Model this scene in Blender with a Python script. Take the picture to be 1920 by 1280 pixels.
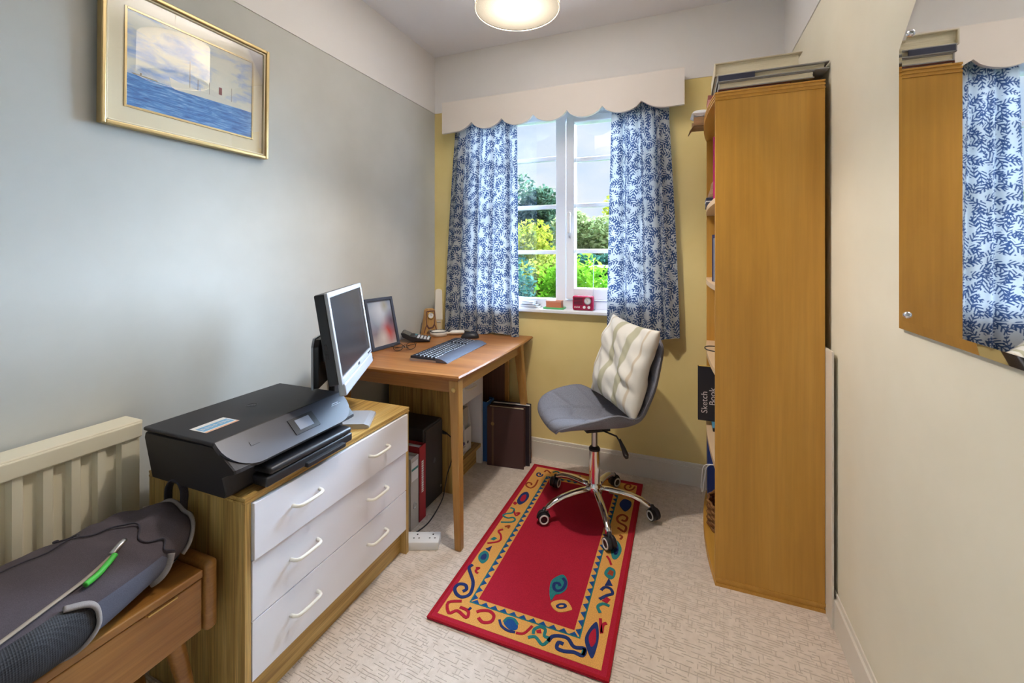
import bpy, bmesh, math, random
from mathutils import Vector, Matrix, noise

random.seed(7)
PI = math.pi
scene = bpy.context.scene
for _o in list(bpy.data.objects):
    bpy.data.objects.remove(_o, do_unlink=True)
COL = scene.collection

# ---------------------------------------------------------------- camera
CAM_H = 1.24
cd = bpy.data.cameras.new('camera')
cam = bpy.data.objects.new('camera', cd)
COL.objects.link(cam)
cam.location = (0, 0, CAM_H)
cam.rotation_euler = (PI / 2, 0, math.radians(21.557))
cd.sensor_width = 36.0
cd.lens = 36.0 * 810 / 1920
cd.shift_y = -165 / 1920
cd.clip_start = 0.02
cd.clip_end = 400
scene.camera = cam

# ---------------------------------------------------------------- view / world / sun
vs = scene.view_settings
vs.view_transform = 'Standard'
vs.look = 'None'
vs.gamma = 1.0
vs.use_curve_mapping = False
vs.exposure = 0.36
scene.cycles.max_bounces = 7
scene.cycles.caustics_reflective = False
scene.cycles.caustics_refractive = False

world = bpy.data.worlds.new('world')
scene.world = world
world.use_nodes = True
wn = world.node_tree
wn.nodes.clear()
w_out = wn.nodes.new('ShaderNodeOutputWorld')
w_bg = wn.nodes.new('ShaderNodeBackground')
w_tc = wn.nodes.new('ShaderNodeTexCoord')
w_map = wn.nodes.new('ShaderNodeMapping')
w_map.inputs['Scale'].default_value = (1.2, 1.2, 3.0)
w_no = wn.nodes.new('ShaderNodeTexNoise')
w_no.inputs['Scale'].default_value = 2.2
w_no.inputs['Detail'].default_value = 6
w_r = wn.nodes.new('ShaderNodeValToRGB')
w_r.color_ramp.elements[0].position = 0.36
w_r.color_ramp.elements[0].color = (0.52, 0.72, 1.0, 1)
w_r.color_ramp.elements[1].position = 0.62
w_r.color_ramp.elements[1].color = (0.93, 0.96, 1.0, 1)
wn.links.new(w_tc.outputs['Generated'], w_map.inputs[0])
wn.links.new(w_map.outputs[0], w_no.inputs['Vector'])
wn.links.new(w_no.outputs[0], w_r.inputs[0])
wn.links.new(w_r.outputs[0], w_bg.inputs[0])
wn.links.new(w_bg.outputs[0], w_out.inputs[0])
w_bg.inputs[1].default_value = 0.85

# broad sun lamp, added to stand in for bright sky light through the window
sd = bpy.data.lights.new('sky_standin_sun', 'SUN')
sd.energy = 64.0
sd.angle = math.radians(64)
sd.color = (0.58, 0.76, 1.0)
sun = bpy.data.objects.new('sky_standin_sun', sd)
COL.objects.link(sun)
_d = Vector((-0.24, -0.82, -0.40)).normalized()
sun.rotation_euler = _d.to_track_quat('-Z', 'Y').to_euler()
sun.location = (3, 12, 8)

# ---------------------------------------------------------------- room dimensions
XL, XR, YB, YR, ZC, RAIL = -1.553, 0.476, 2.515, -0.75, 2.555, 2.178

# ---------------------------------------------------------------- materials
MATS = {}

def mat(name, col, rough=0.6, metal=0.0, spec=0.5, **kw):
    if name in MATS:
        return MATS[name]
    m = bpy.data.materials.new(name)
    m.use_nodes = True
    b = m.node_tree.nodes['Principled BSDF']
    b.inputs['Base Color'].default_value = (*col, 1)
    b.inputs['Roughness'].default_value = rough
    b.inputs['Metallic'].default_value = metal
    b.inputs['Specular IOR Level'].default_value = spec
    for k, v in kw.items():
        b.inputs[k.replace('_', ' ')].default_value = v
    MATS[name] = m
    return m

def nodes(m):
    return m.node_tree.nodes, m.node_tree.links, m.node_tree.nodes['Principled BSDF']

def coords(m, scale=(1, 1, 1), rot=(0, 0, 0), kind='Object'):
    n, l, b = nodes(m)
    tc = n.new('ShaderNodeTexCoord')
    mp = n.new('ShaderNodeMapping')
    mp.inputs['Scale'].default_value = scale
    mp.inputs['Rotation'].default_value = rot
    l.new(tc.outputs[kind], mp.inputs[0])
    return mp.outputs[0]

def ramp(m, src, stops):
    n, l, b = nodes(m)
    r = n.new('ShaderNodeValToRGB')
    e = r.color_ramp.elements
    while len(e) < len(stops):
        e.new(0.5)
    for i, (p, c) in enumerate(stops):
        e[i].position = p
        e[i].color = (*c, 1)
    l.new(src, r.inputs[0])
    return r.outputs[0]

def noise_tex(m, vec, scale, detail=4, rough=0.55, dist=0.0):
    n, l, b = nodes(m)
    t = n.new('ShaderNodeTexNoise')
    t.inputs['Scale'].default_value = scale
    t.inputs['Detail'].default_value = detail
    t.inputs['Roughness'].default_value = rough
    t.inputs['Distortion'].default_value = dist
    l.new(vec, t.inputs['Vector'])
    return t.outputs[0]

def bump(m, src, strength=0.2, dist=0.002):
    n, l, b = nodes(m)
    bp = n.new('ShaderNodeBump')
    bp.inputs['Strength'].default_value = strength
    bp.inputs['Distance'].default_value = dist
    l.new(src, bp.inputs['Height'])
    l.new(bp.outputs[0], b.inputs['Normal'])

def math_node(m, op, a, b2=None, c=None):
    n, l, b = nodes(m)
    t = n.new('ShaderNodeMath')
    t.operation = op
    for i, v in enumerate((a, b2, c)):
        if v is None:
            continue
        if isinstance(v, (int, float)):
            t.inputs[i].default_value = v
        else:
            l.new(v, t.inputs[i])
    return t.outputs[0]

def mixcol(m, fac, c1, c2):
    n, l, b = nodes(m)
    t = n.new('ShaderNodeMix')
    t.data_type = 'RGBA'
    for sock, v in ((t.inputs[0], fac), (t.inputs[6], c1), (t.inputs[7], c2)):
        if isinstance(v, tuple):
            sock.default_value = (*v, 1)
        elif isinstance(v, (int, float)):
            sock.default_value = v
        else:
            l.new(v, sock)
    return t.outputs[2]

def wood(name, dark, mid, light, axis='z', scale=1.0, rough=0.42, fine=0.25, stretch=14.0, rings=6.0):
    m = mat(name, mid, rough)
    n, l, b = nodes(m)
    s = [scale * stretch] * 3
    s['xyz'.index(axis)] = scale * 0.9
    v = coords(m, tuple(s))
    a = noise_tex(m, v, rings / 6.0, 5, 0.6, 0.6)
    s2 = [scale * stretch * 9] * 3
    s2['xyz'.index(axis)] = scale * 2.2
    v2 = coords(m, tuple(s2))
    f = noise_tex(m, v2, 1.0, 3, 0.6)
    c = ramp(m, a, [(0.30, dark), (0.5, mid), (0.70, light)])
    fcol = ramp(m, f, [(0.35, (1 - fine,) * 3), (0.65, (1, 1, 1))])
    t = n.new('ShaderNodeMix')
    t.data_type = 'RGBA'
    t.blend_type = 'MULTIPLY'
    t.inputs[0].default_value = 1.0
    l.new(c, t.inputs[6])
    l.new(fcol, t.inputs[7])
    l.new(t.outputs[2], b.inputs['Base Color'])
    bump(m, f, 0.08, 0.001)
    return m

def plaster(name, col, var=0.03):
    m = mat(name, col, 0.85, spec=0.25)
    n, l, b = nodes(m)
    v = coords(m)
    a = noise_tex(m, v, 3.0, 4)
    lo = tuple(max(0, c - var) for c in col)
    hi = tuple(min(1, c + var) for c in col)
    l.new(ramp(m, a, [(0.3, lo), (0.7, hi)]), b.inputs['Base Color'])
    bump(m, noise_tex(m, v, 160.0, 2), 0.05, 0.001)
    return m

M_WALL = plaster('wall_paint_pale_yellow', (0.88, 0.71, 0.31))
M_WALL_L = plaster('wall_paint_pale_cream', (0.56, 0.565, 0.53))
M_WALL_R = plaster('wall_paint_cream_yellow', (0.84, 0.79, 0.64))
M_WHITE_WALL = plaster('wall_paint_white', (0.82, 0.80, 0.78), 0.015)
M_CEIL = plaster('ceiling_paint', (0.86, 0.86, 0.90), 0.01)
M_TRIM = mat('gloss_trim_paint', (0.80, 0.75, 0.66), 0.35)
M_UPVC = mat('window_white_plastic', (0.86, 0.88, 0.92), 0.3)
M_PELMET = mat('pelmet_cream_paint', (0.76, 0.70, 0.64), 0.55)
M_RAD = mat('radiator_cream_enamel', (0.80, 0.73, 0.55), 0.4)
M_PINE_Z = wood('pine_effect_upright', (0.34, 0.18, 0.045), (0.66, 0.43, 0.135), (0.78, 0.55, 0.21), 'z', 2.2, stretch=18, fine=0.38)
M_PINE_Y = wood('pine_effect_lengthwise', (0.42, 0.23, 0.055), (0.68, 0.43, 0.13), (0.78, 0.54, 0.20), 'y', 2.2, stretch=18, fine=0.32)
M_BEECH = wood('beech_veneer', (0.55, 0.27, 0.04), (0.62, 0.315, 0.05), (0.67, 0.355, 0.065), 'z', 0.9, 0.38, 0.12, 7)
M_BEECH_Y = wood('beech_veneer_lengthwise', (0.55, 0.27, 0.04), (0.62, 0.315, 0.05), (0.67, 0.355, 0.065), 'y', 0.9, 0.38, 0.12, 7)
M_BEECH_L = mat('beech_pale_edge', (0.72, 0.52, 0.32), 0.4)
M_TEAK_Y = wood('teak_top', (0.29, 0.105, 0.024), (0.385, 0.15, 0.038), (0.45, 0.20, 0.058), 'x', 1.5, 0.36, 0.18, 12)
M_TEAK_Z = wood('teak_leg', (0.40, 0.18, 0.04), (0.50, 0.25, 0.06), (0.57, 0.31, 0.09), 'z', 1.5, 0.35, 0.15, 12)
M_BENCH = wood('bench_teak', (0.26, 0.105, 0.02), (0.35, 0.15, 0.032), (0.42, 0.20, 0.05), 'y', 1.5, 0.35, 0.2, 12)
M_BROWN = wood('dark_brown_board', (0.10, 0.045, 0.025), (0.14, 0.06, 0.035), (0.17, 0.08, 0.045), 'z', 1.2, 0.5)
M_DRAWER = mat('drawer_white_laminate', (0.86, 0.86, 0.92), 0.35)
M_HANDLE = mat('handle_ivory_plastic', (0.86, 0.83, 0.74), 0.35)
M_BLACK = mat('black_plastic', (0.018, 0.018, 0.022), 0.42)
M_BLACK2 = mat('black_plastic_matte', (0.020, 0.018, 0.022), 0.55)
M_GREYBLUE = mat('slate_plastic', (0.060, 0.064, 0.085), 0.38)
M_SILVER = mat('silver_plastic', (0.46, 0.48, 0.52), 0.38, 0.3)
M_SCREEN = mat('dark_screen', (0.02, 0.018, 0.022), 0.22)
M_CHROME = mat('chrome', (0.82, 0.82, 0.84), 0.08, 1.0)
M_STEEL = mat('steel', (0.55, 0.55, 0.57), 0.3, 1.0)
M_BRASS = mat('brass', (0.70, 0.50, 0.20), 0.3, 1.0)
M_WHITE = mat('white_plastic', (0.84, 0.84, 0.84), 0.4)
M_PAPER = mat('paper_white', (0.80, 0.80, 0.80), 0.8)
M_CREAMPAPER = mat('paper_cream', (0.78, 0.70, 0.52), 0.8)
M_KEY = mat('key_plastic', (0.025, 0.03, 0.045), 0.4)
M_KEYTOP = mat('pale_key', (0.62, 0.64, 0.68), 0.5)

def fabric(name, c1, c2, scale=420.0, rough=0.9, bs=0.35):
    m = mat(name, c1, rough, spec=0.2)
    n, l, b = nodes(m)
    v = coords(m)
    a = noise_tex(m, v, scale, 2, 0.7)
    l.new(ramp(m, a, [(0.35, c1), (0.65, c2)]), b.inputs['Base Color'])
    bump(m, a, bs, 0.001)
    return m

M_SEAT = fabric('grey_tweed', (0.16, 0.165, 0.20), (0.27, 0.275, 0.32))
M_BAG = fabric('bag_dark_grey_nylon', (0.075, 0.062, 0.072), (0.105, 0.088, 0.10), 700)
M_BAG_SIDE = fabric('bag_blue_grey_nylon', (0.095, 0.10, 0.135), (0.12, 0.125, 0.165), 700)
M_BAG_TRIM = fabric('bag_grey_binding', (0.26, 0.235, 0.23), (0.32, 0.29, 0.285), 700)
M_STRAP = fabric('bag_strap', (0.05, 0.045, 0.06), (0.07, 0.065, 0.08), 500)

def mesh_fabric():
    m = mat('bag_black_mesh', (0.02, 0.022, 0.03), 0.7)
    n, l, b = nodes(m)
    v = coords(m, (1, 1, 1))
    t = n.new('ShaderNodeTexVoronoi')
    t.inputs['Scale'].default_value = 260
    t.inputs['Randomness'].default_value = 0.0
    l.new(v, t.inputs['Vector'])
    l.new(ramp(m, t.outputs['Distance'], [(0.25, (0.003, 0.003, 0.005)), (0.5, (0.012, 0.013, 0.018))]), b.inputs['Base Color'])
    bump(m, t.outputs['Distance'], 0.5, 0.002)
    return m
M_MESH = mesh_fabric()

def carpet_mat():
    m = mat('carpet_beige_loop', (0.6, 0.52, 0.42), 0.95, spec=0.1)
    n, l, b = nodes(m)
    v = coords(m, (1, 1, 1), (0, 0, math.radians(4)))
    nz = noise_tex(m, v, 40.0, 3)
    wv = n.new('ShaderNodeTexNoise')
    wv.inputs['Scale'].default_value = 30.0
    l.new(v, wv.inputs['Vector'])
    warp = n.new('ShaderNodeVectorMath')
    warp.operation = 'MULTIPLY_ADD'
    warp.inputs[1].default_value = (0.004, 0.006, 0)
    l.new(wv.outputs['Color'], warp.inputs[0])
    l.new(v, warp.inputs[2])
    sx = n.new('ShaderNodeSeparateXYZ')
    l.new(warp.outputs[0], sx.inputs[0])

    def dashes(a, b, pitch, length, keep, wid):
        # short tufted dashes: rows across a, broken at random along b
        ra = math_node(m, 'DIVIDE', a, pitch)
        row = math_node(m, 'FLOOR', ra)
        col_ = math_node(m, 'FLOOR', math_node(m, 'ADD', math_node(m, 'DIVIDE', b, length), math_node(m, 'MULTIPLY', row, 0.37)))
        cb = n.new('ShaderNodeCombineXYZ')
        l.new(col_, cb.inputs[0])
        l.new(row, cb.inputs[1])
        wn_ = n.new('ShaderNodeTexWhiteNoise')
        wn_.noise_dimensions = '2D'
        l.new(cb.outputs[0], wn_.inputs['Vector'])
        on = math_node(m, 'GREATER_THAN', wn_.outputs['Value'], 1 - keep)
        fr = math_node(m, 'ABSOLUTE', math_node(m, 'SUBTRACT', math_node(m, 'FRACT', ra), 0.5))
        ln = math_node(m, 'MAXIMUM', math_node(m, 'SUBTRACT', 1.0, math_node(m, 'DIVIDE', fr, wid)), 0.0)
        return math_node(m, 'MULTIPLY', ln, on)
    hline = math_node(m, 'MAXIMUM', dashes(sx.outputs[1], sx.outputs[0], 0.0095, 0.021, 0.58, 0.20),
                      math_node(m, 'MULTIPLY', dashes(sx.outputs[0], sx.outputs[1], 0.0120, 0.016, 0.22, 0.16), 0.7))
    loop = noise_tex(m, v, 420.0, 2)
    col = ramp(m, nz, [(0.3, (0.68, 0.58, 0.49)), (0.7, (0.78, 0.68, 0.59))])
    l.new(mixcol(m, math_node(m, 'MULTIPLY', hline, 0.42), col, (0.36, 0.28, 0.20)), b.inputs['Base Color'])
    h = math_node(m, 'SUBTRACT', math_node(m, 'MULTIPLY', loop, 0.4), hline)
    bump(m, h, 0.6, 0.003)
    return m
M_CARPET = carpet_mat()

def curtain_mat():
    m = bpy.data.materials.new('curtain_leaf_print')
    m.use_nodes = True
    MATS['curtain'] = m
    n, l, b = nodes(m)
    n.remove(b)
    out = [q for q in n if q.type == 'OUTPUT_MATERIAL'][0]
    tc = n.new('ShaderNodeTexCoord')

    def layer(cell, off, ang0, spread, freq, width):
        mp = n.new('ShaderNodeMapping')
        mp.inputs['Location'].default_value = off
        mp.inputs['Scale'].default_value = (1 / cell, 1 / cell, 1)
        l.new(tc.outputs['UV'], mp.inputs[0])
        vo = n.new('ShaderNodeTexVoronoi')
        vo.voronoi_dimensions = '2D'
        vo.inputs['Scale'].default_value = 1.0
        vo.inputs['Randomness'].default_value = 0.75
        l.new(mp.outputs[0], vo.inputs['Vector'])
        sub = n.new('ShaderNodeVectorMath')
        sub.operation = 'SUBTRACT'
        l.new(mp.outputs[0], sub.inputs[0])
        l.new(vo.outputs['Position'], sub.inputs[1])
        sp = n.new('ShaderNodeSeparateColor')
        l.new(vo.outputs['Color'], sp.inputs[0])
        ang = math_node2(n, l, 'MULTIPLY_ADD', sp.outputs[0], spread, ang0)
        ro = n.new('ShaderNodeVectorRotate')
        ro.rotation_type = 'Z_AXIS'
        l.new(sub.outputs[0], ro.inputs['Vector'])
        l.new(ang, ro.inputs['Angle'])
        sx = n.new('ShaderNodeSeparateXYZ')
        l.new(ro.outputs[0], sx.inputs[0])
        x, y = sx.outputs[0], sx.outputs[1]
        # a bent stem
        y2 = math_node2(n, l, 'MULTIPLY_ADD', math_node2(n, l, 'MULTIPLY', x, x), -0.5, y)
        ay = math_node2(n, l, 'ABSOLUTE', y2)
        ph = math_node2(n, l, 'MULTIPLY_ADD', ay, -0.95, x)
        s = math_node2(n, l, 'SINE', math_node2(n, l, 'MULTIPLY', ph, freq))
        leaflet = math_node2(n, l, 'GREATER_THAN', s, 0.18)
        # envelope: the frond narrows to its tip
        env = math_node2(n, l, 'MULTIPLY_ADD', x, -0.22, width)
        inside = math_node2(n, l, 'LESS_THAN', ay, env)
        ends = math_node2(n, l, 'LESS_THAN', math_node2(n, l, 'ABSOLUTE', x), 0.58)
        k = math_node2(n, l, 'MULTIPLY', math_node2(n, l, 'MULTIPLY', leaflet, inside), ends)
        stem = math_node2(n, l, 'MULTIPLY', math_node2(n, l, 'LESS_THAN', ay, 0.03), ends)
        return math_node2(n, l, 'MAXIMUM', k, stem)

    a = layer(0.064, (0, 0, 0), 0.9, 2.6, 23.0, 0.30)
    c = layer(0.055, (3.31, 7.7, 0), 2.6, 2.8, 21.0, 0.24)
    pat = math_node2(n, l, 'MAXIMUM', a, c)
    mx = n.new('ShaderNodeMix')
    mx.data_type = 'RGBA'
    mx.inputs[6].default_value = (0.43, 0.46, 0.49, 1)
    mx.inputs[7].default_value = (0.035, 0.065, 0.15, 1)
    l.new(pat, mx.inputs[0])
    df = n.new('ShaderNodeBsdfDiffuse')
    tr = n.new('ShaderNodeBsdfTranslucent')
    ms = n.new('ShaderNodeMixShader')
    ms.inputs[0].default_value = 0.17
    l.new(mx.outputs[2], df.inputs[0])
    l.new(mx.outputs[2], tr.inputs[0])
    l.new(df.outputs[0], ms.inputs[1])
    l.new(tr.outputs[0], ms.inputs[2])
    l.new(ms.outputs[0], out.inputs[0])
    return m

def math_node2(n, l, op, a, b=None, c=None):
    t = n.new('ShaderNodeMath')
    t.operation = op
    for i, v in enumerate((a, b, c)):
        if v is None:
            continue
        if isinstance(v, (int, float)):
            t.inputs[i].default_value = v
        else:
            l.new(v, t.inputs[i])
    return t.outputs[0]
M_CURTAIN = curtain_mat()

def glass_mat(name, tint=(1, 1, 1), refl=0.06, rough=0.0):
    m = bpy.data.materials.new(name)
    m.use_nodes = True
    n, l, b = nodes(m)
    n.remove(b)
    out = [q for q in n if q.type == 'OUTPUT_MATERIAL'][0]
    t = n.new('ShaderNodeBsdfTransparent')
    t.inputs[0].default_value = (*tint, 1)
    g = n.new('ShaderNodeBsdfGlossy')
    g.inputs['Roughness'].default_value = rough
    f = n.new('ShaderNodeFresnel')
    f.inputs[0].default_value = 1.5
    k = math_node2(n, l, 'MULTIPLY', f.outputs[0], refl / 0.04)
    ms = n.new('ShaderNodeMixShader')
    l.new(k, ms.inputs[0])
    l.new(t.outputs[0], ms.inputs[1])
    l.new(g.outputs[0], ms.inputs[2])
    l.new(ms.outputs[0], out.inputs[0])
    return m
M_GLASS = glass_mat('window_glass', (0.97, 0.98, 0.98), 0.03)
M_PICGLASS = glass_mat('picture_glass', (1, 1, 1), 0.05)
M_LENS = glass_mat('clear_lens', (0.95, 0.95, 0.95), 0.05)

def sheer_mat(name, col, fac, trans):
    # sheer woven lampshade cloth: most light passes straight, a little scatters
    m = bpy.data.materials.new(name)
    m.use_nodes = True
    n, l, b = nodes(m)
    n.remove(b)
    out = [q for q in n if q.type == 'OUTPUT_MATERIAL'][0]
    t = n.new('ShaderNodeBsdfTransparent')
    t.inputs[0].default_value = (*trans, 1)
    d = n.new('ShaderNodeBsdfTranslucent')
    d.inputs[0].default_value = (*col, 1)
    ms = n.new('ShaderNodeMixShader')
    ms.inputs[0].default_value = fac
    l.new(t.outputs[0], ms.inputs[1])
    l.new(d.outputs[0], ms.inputs[2])
    l.new(ms.outputs[0], out.inputs[0])
    return m

# ---------------------------------------------------------------- mesh helpers
WORLD_LOC = {}

def B():
    return bmesh.new()

def add_box(bm, lo, hi, bev=0.0, seg=2, mtx=None):
    c = [(a + b) / 2 for a, b in zip(lo, hi)]
    s = [abs(b - a) for a, b in zip(lo, hi)]
    r = bmesh.ops.create_cube(bm, size=1.0)
    vv = r['verts']
    bmesh.ops.scale(bm, vec=s, verts=vv)
    bmesh.ops.translate(bm, vec=c, verts=vv)
    if bev > 0:
        ee = list({e for v in vv for e in v.link_edges})
        q = bmesh.ops.bevel(bm, geom=ee, offset=min(bev, min(s) * 0.49), segments=seg, profile=0.5, affect='EDGES')
        vv = list({v for f in q['faces'] for v in f.verts} | {v for v in vv if v.is_valid})
    if mtx is not None:
        bmesh.ops.transform(bm, matrix=mtx, verts=[v for v in vv if v.is_valid])
    return vv

def ring_frame(p0, p1):
    d = (Vector(p1) - Vector(p0)).normalized()
    up = Vector((0, 0, 1)) if abs(d.z) < 0.95 else Vector((1, 0, 0))
    a = d.cross(up).normalized()
    return a, a.cross(d).normalized()

def add_cone(bm, p0, p1, r0, r1, seg=16, caps=True):
    a, b = ring_frame(p0, p1)
    rings = []
    for p, r in ((Vector(p0), r0), (Vector(p1), r1)):
        rings.append([bm.verts.new(p + (a * math.cos(2 * PI * k / seg) + b * math.sin(2 * PI * k / seg)) * r) for k in range(seg)])
    for k in range(seg):
        bm.faces.new((rings[0][k], rings[0][(k + 1) % seg], rings[1][(k + 1) % seg], rings[1][k]))
    if caps:
        bm.faces.new(rings[0][::-1])
        bm.faces.new(rings[1])

def add_tube(bm, pts, r, seg=8, closed=False, flat=1.0):
    pts = [Vector(p) for p in pts]
    n = len(pts)
    rs = r if isinstance(r, (list, tuple)) else [r] * n
    rings = []
    pa = None
    for i, p in enumerate(pts):
        if closed:
            d = pts[(i + 1) % n] - pts[i - 1]
        else:
            d = pts[min(i + 1, n - 1)] - pts[max(i - 1, 0)]
        d.normalize()
        if pa is None:
            up = Vector((0, 0, 1)) if abs(d.z) < 0.95 else Vector((1, 0, 0))
            a = d.cross(up).normalized()
        else:
            a = (pa - d * pa.dot(d)).normalized()
        pa = a
        b = a.cross(d).normalized()
        rings.append([bm.verts.new(p + (a * math.cos(2 * PI * k / seg) + b * math.sin(2 * PI * k / seg) * flat) * rs[i]) for k in range(seg)])
    m = n if closed else n - 1
    for i in range(m):
        q0, q1 = rings[i], rings[(i + 1) % n]
        for k in range(seg):
            bm.faces.new((q0[k], q0[(k + 1) % seg], q1[(k + 1) % seg], q1[k]))
    if not closed:
        bm.faces.new(rings[0][::-1])
        bm.faces.new(rings[-1])

def add_prism(bm, poly, axis, a0, a1):
    # poly: 2-D outline in the two other axes (in xyz order), extruded along axis
    def P(u, v, w):
        return {'x': (w, u, v), 'y': (u, w, v), 'z': (u, v, w)}[axis]
    f0 = [bm.verts.new(P(u, v, a0)) for u, v in poly]
    f1 = [bm.verts.new(P(u, v, a1)) for u, v in poly]
    n = len(poly)
    bm.faces.new(f0)
    bm.faces.new(f1[::-1])
    for k in range(n):
        bm.faces.new((f0[k], f0[(k + 1) % n], f1[(k + 1) % n], f1[k]))

def add_lathe(bm, prof, c, seg=32, mtx=None):
    rings = []
    new = []
    for r, z in prof:
        if r < 1e-6:
            v = bm.verts.new((c[0], c[1], c[2] + z))
            rings.append([v])
            new.append(v)
        else:
            q = [bm.verts.new((c[0] + r * math.cos(2 * PI * k / seg), c[1] + r * math.sin(2 * PI * k / seg), c[2] + z)) for k in range(seg)]
            rings.append(q)
            new += q
    for q0, q1 in zip(rings, rings[1:]):
        for k in range(seg):
            k2 = (k + 1) % seg
            if len(q0) == 1 and len(q1) == 1:
                continue
            if len(q0) == 1:
                bm.faces.new((q0[0], q1[k2], q1[k]))
            elif len(q1) == 1:
                bm.faces.new((q0[k], q0[k2], q1[0]))
            else:
                bm.faces.new((q0[k], q0[k2], q1[k2], q1[k]))
    if mtx is not None:
        bmesh.ops.transform(bm, matrix=mtx, verts=new)
    return new

def add_grid(bm, fn, nu, nv, uvl=None, uvfn=None):
    g = [[bm.verts.new(fn(i / nu, j / nv)) for j in range(nv + 1)] for i in range(nu + 1)]
    for i in range(nu):
        for j in range(nv):
            f = bm.faces.new((g[i][j], g[i + 1][j], g[i + 1][j + 1], g[i][j + 1]))
            if uvl is not None:
                for lp, (a, b) in zip(f.loops, ((i, j), (i + 1, j), (i + 1, j + 1), (i, j + 1))):
                    lp[uvl].uv = uvfn(a / nu, b / nv)
    return g

def finish(bm, name, material, smooth, shift=None):
    bmesh.ops.recalc_face_normals(bm, faces=bm.faces)
    if shift is not None:
        bmesh.ops.translate(bm, vec=shift, verts=bm.verts)
    me = bpy.data.meshes.new(name)
    bm.to_mesh(me)
    bm.free()
    if material is not None:
        me.materials.append(material)
    if smooth:
        me.polygons.foreach_set('use_smooth', [True] * len(me.polygons))
        if smooth == 'auto':
            try:
                me.set_sharp_from_angle(angle=math.radians(35))
            except Exception:
                pass
    return me

def root_of(o):
    while o.parent is not None:
        o = o.parent
    return o

def part(name, bm, material, parent, smooth=False, label=None, kind=None):
    """A mesh under a thing. World-built things shift their parts to the thing's base."""
    r = root_of(parent)
    loc = WORLD_LOC.get(r.name)
    me = finish(bm, name, material, smooth, None if loc is None else -Vector(loc))
    o = bpy.data.objects.new(name, me)
    COL.objects.link(o)
    o.parent = parent
    if label:
        o['label'] = label
    if kind:
        o['kind'] = kind
    return o

def solo(name, bm, material, loc=(0, 0, 0), smooth=False):
    """A top-level mesh built in world coordinates with its origin at loc."""
    me = finish(bm, name, material, smooth, -Vector(loc))
    o = bpy.data.objects.new(name, me)
    COL.objects.link(o)
    o.location = loc
    WORLD_LOC[o.name] = loc
    return o

def tag(o, label, cat, group=None, kind=None):
    o['label'] = label
    o['category'] = cat
    if group:
        o['group'] = group
    if kind:
        o['kind'] = kind
    return o

def thing(name, loc, label, cat, group=None, local=False, rot=(0, 0, 0)):
    o = bpy.data.objects.new(name, None)
    o.empty_display_size = 0.05
    COL.objects.link(o)
    o.location = loc
    o.rotation_euler = rot
    if not local:
        WORLD_LOC[o.name] = loc
    return tag(o, label, cat, group)

def structure(o, label):
    o['kind'] = 'structure'
    o['label'] = label
    o['category'] = o.name.split('_')[0]
    return o

def text_part(name, body, size, material, parent, mtx, extrude=0.0004):
    cu = bpy.data.curves.new(name, 'FONT')
    cu.body = body
    cu.size = size
    cu.extrude = extrude
    cu.resolution_u = 3
    tmp = bpy.data.objects.new(name + '_tmp', cu)
    COL.objects.link(tmp)
    bpy.context.view_layer.update()
    me = bpy.data.meshes.new_from_object(tmp.evaluated_get(bpy.context.evaluated_depsgraph_get()))
    bpy.data.objects.remove(tmp, do_unlink=True)
    me.transform(mtx)
    loc = WORLD_LOC.get(root_of(parent).name)
    if loc is not None:
        me.transform(Matrix.Translation(-Vector(loc)))
    me.materials.clear()
    me.materials.append(material)
    o = bpy.data.objects.new(name, me)
    COL.objects.link(o)
    o.parent = parent
    return o

def lerp_table(tab, x):
    # smooth interpolation of rows (x, a, b, ...)
    if x <= tab[0][0]:
        return tab[0][1:]
    for p, q in zip(tab, tab[1:]):
        if x <= q[0]:
            t = (x - p[0]) / (q[0] - p[0])
            return tuple(a + (b - a) * t for a, b in zip(p[1:], q[1:]))
    return tab[-1][1:]

def catmull(tab, x):
    n = len(tab)
    i = 0
    while i < n - 2 and x > tab[i + 1][0]:
        i += 1
    p1, p2 = tab[i], tab[i + 1]
    p0 = tab[max(i - 1, 0)]
    p3 = tab[min(i + 2, n - 1)]
    t = min(max((x - p1[0]) / (p2[0] - p1[0]), 0), 1)
    r = []
    for a, b, c, d in zip(p0[1:], p1[1:], p2[1:], p3[1:]):
        r.append(0.5 * ((2 * b) + (-a + c) * t + (2 * a - 5 * b + 4 * c - d) * t * t + (-a + 3 * b - 3 * c + d) * t ** 3))
    return tuple(r)

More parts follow.
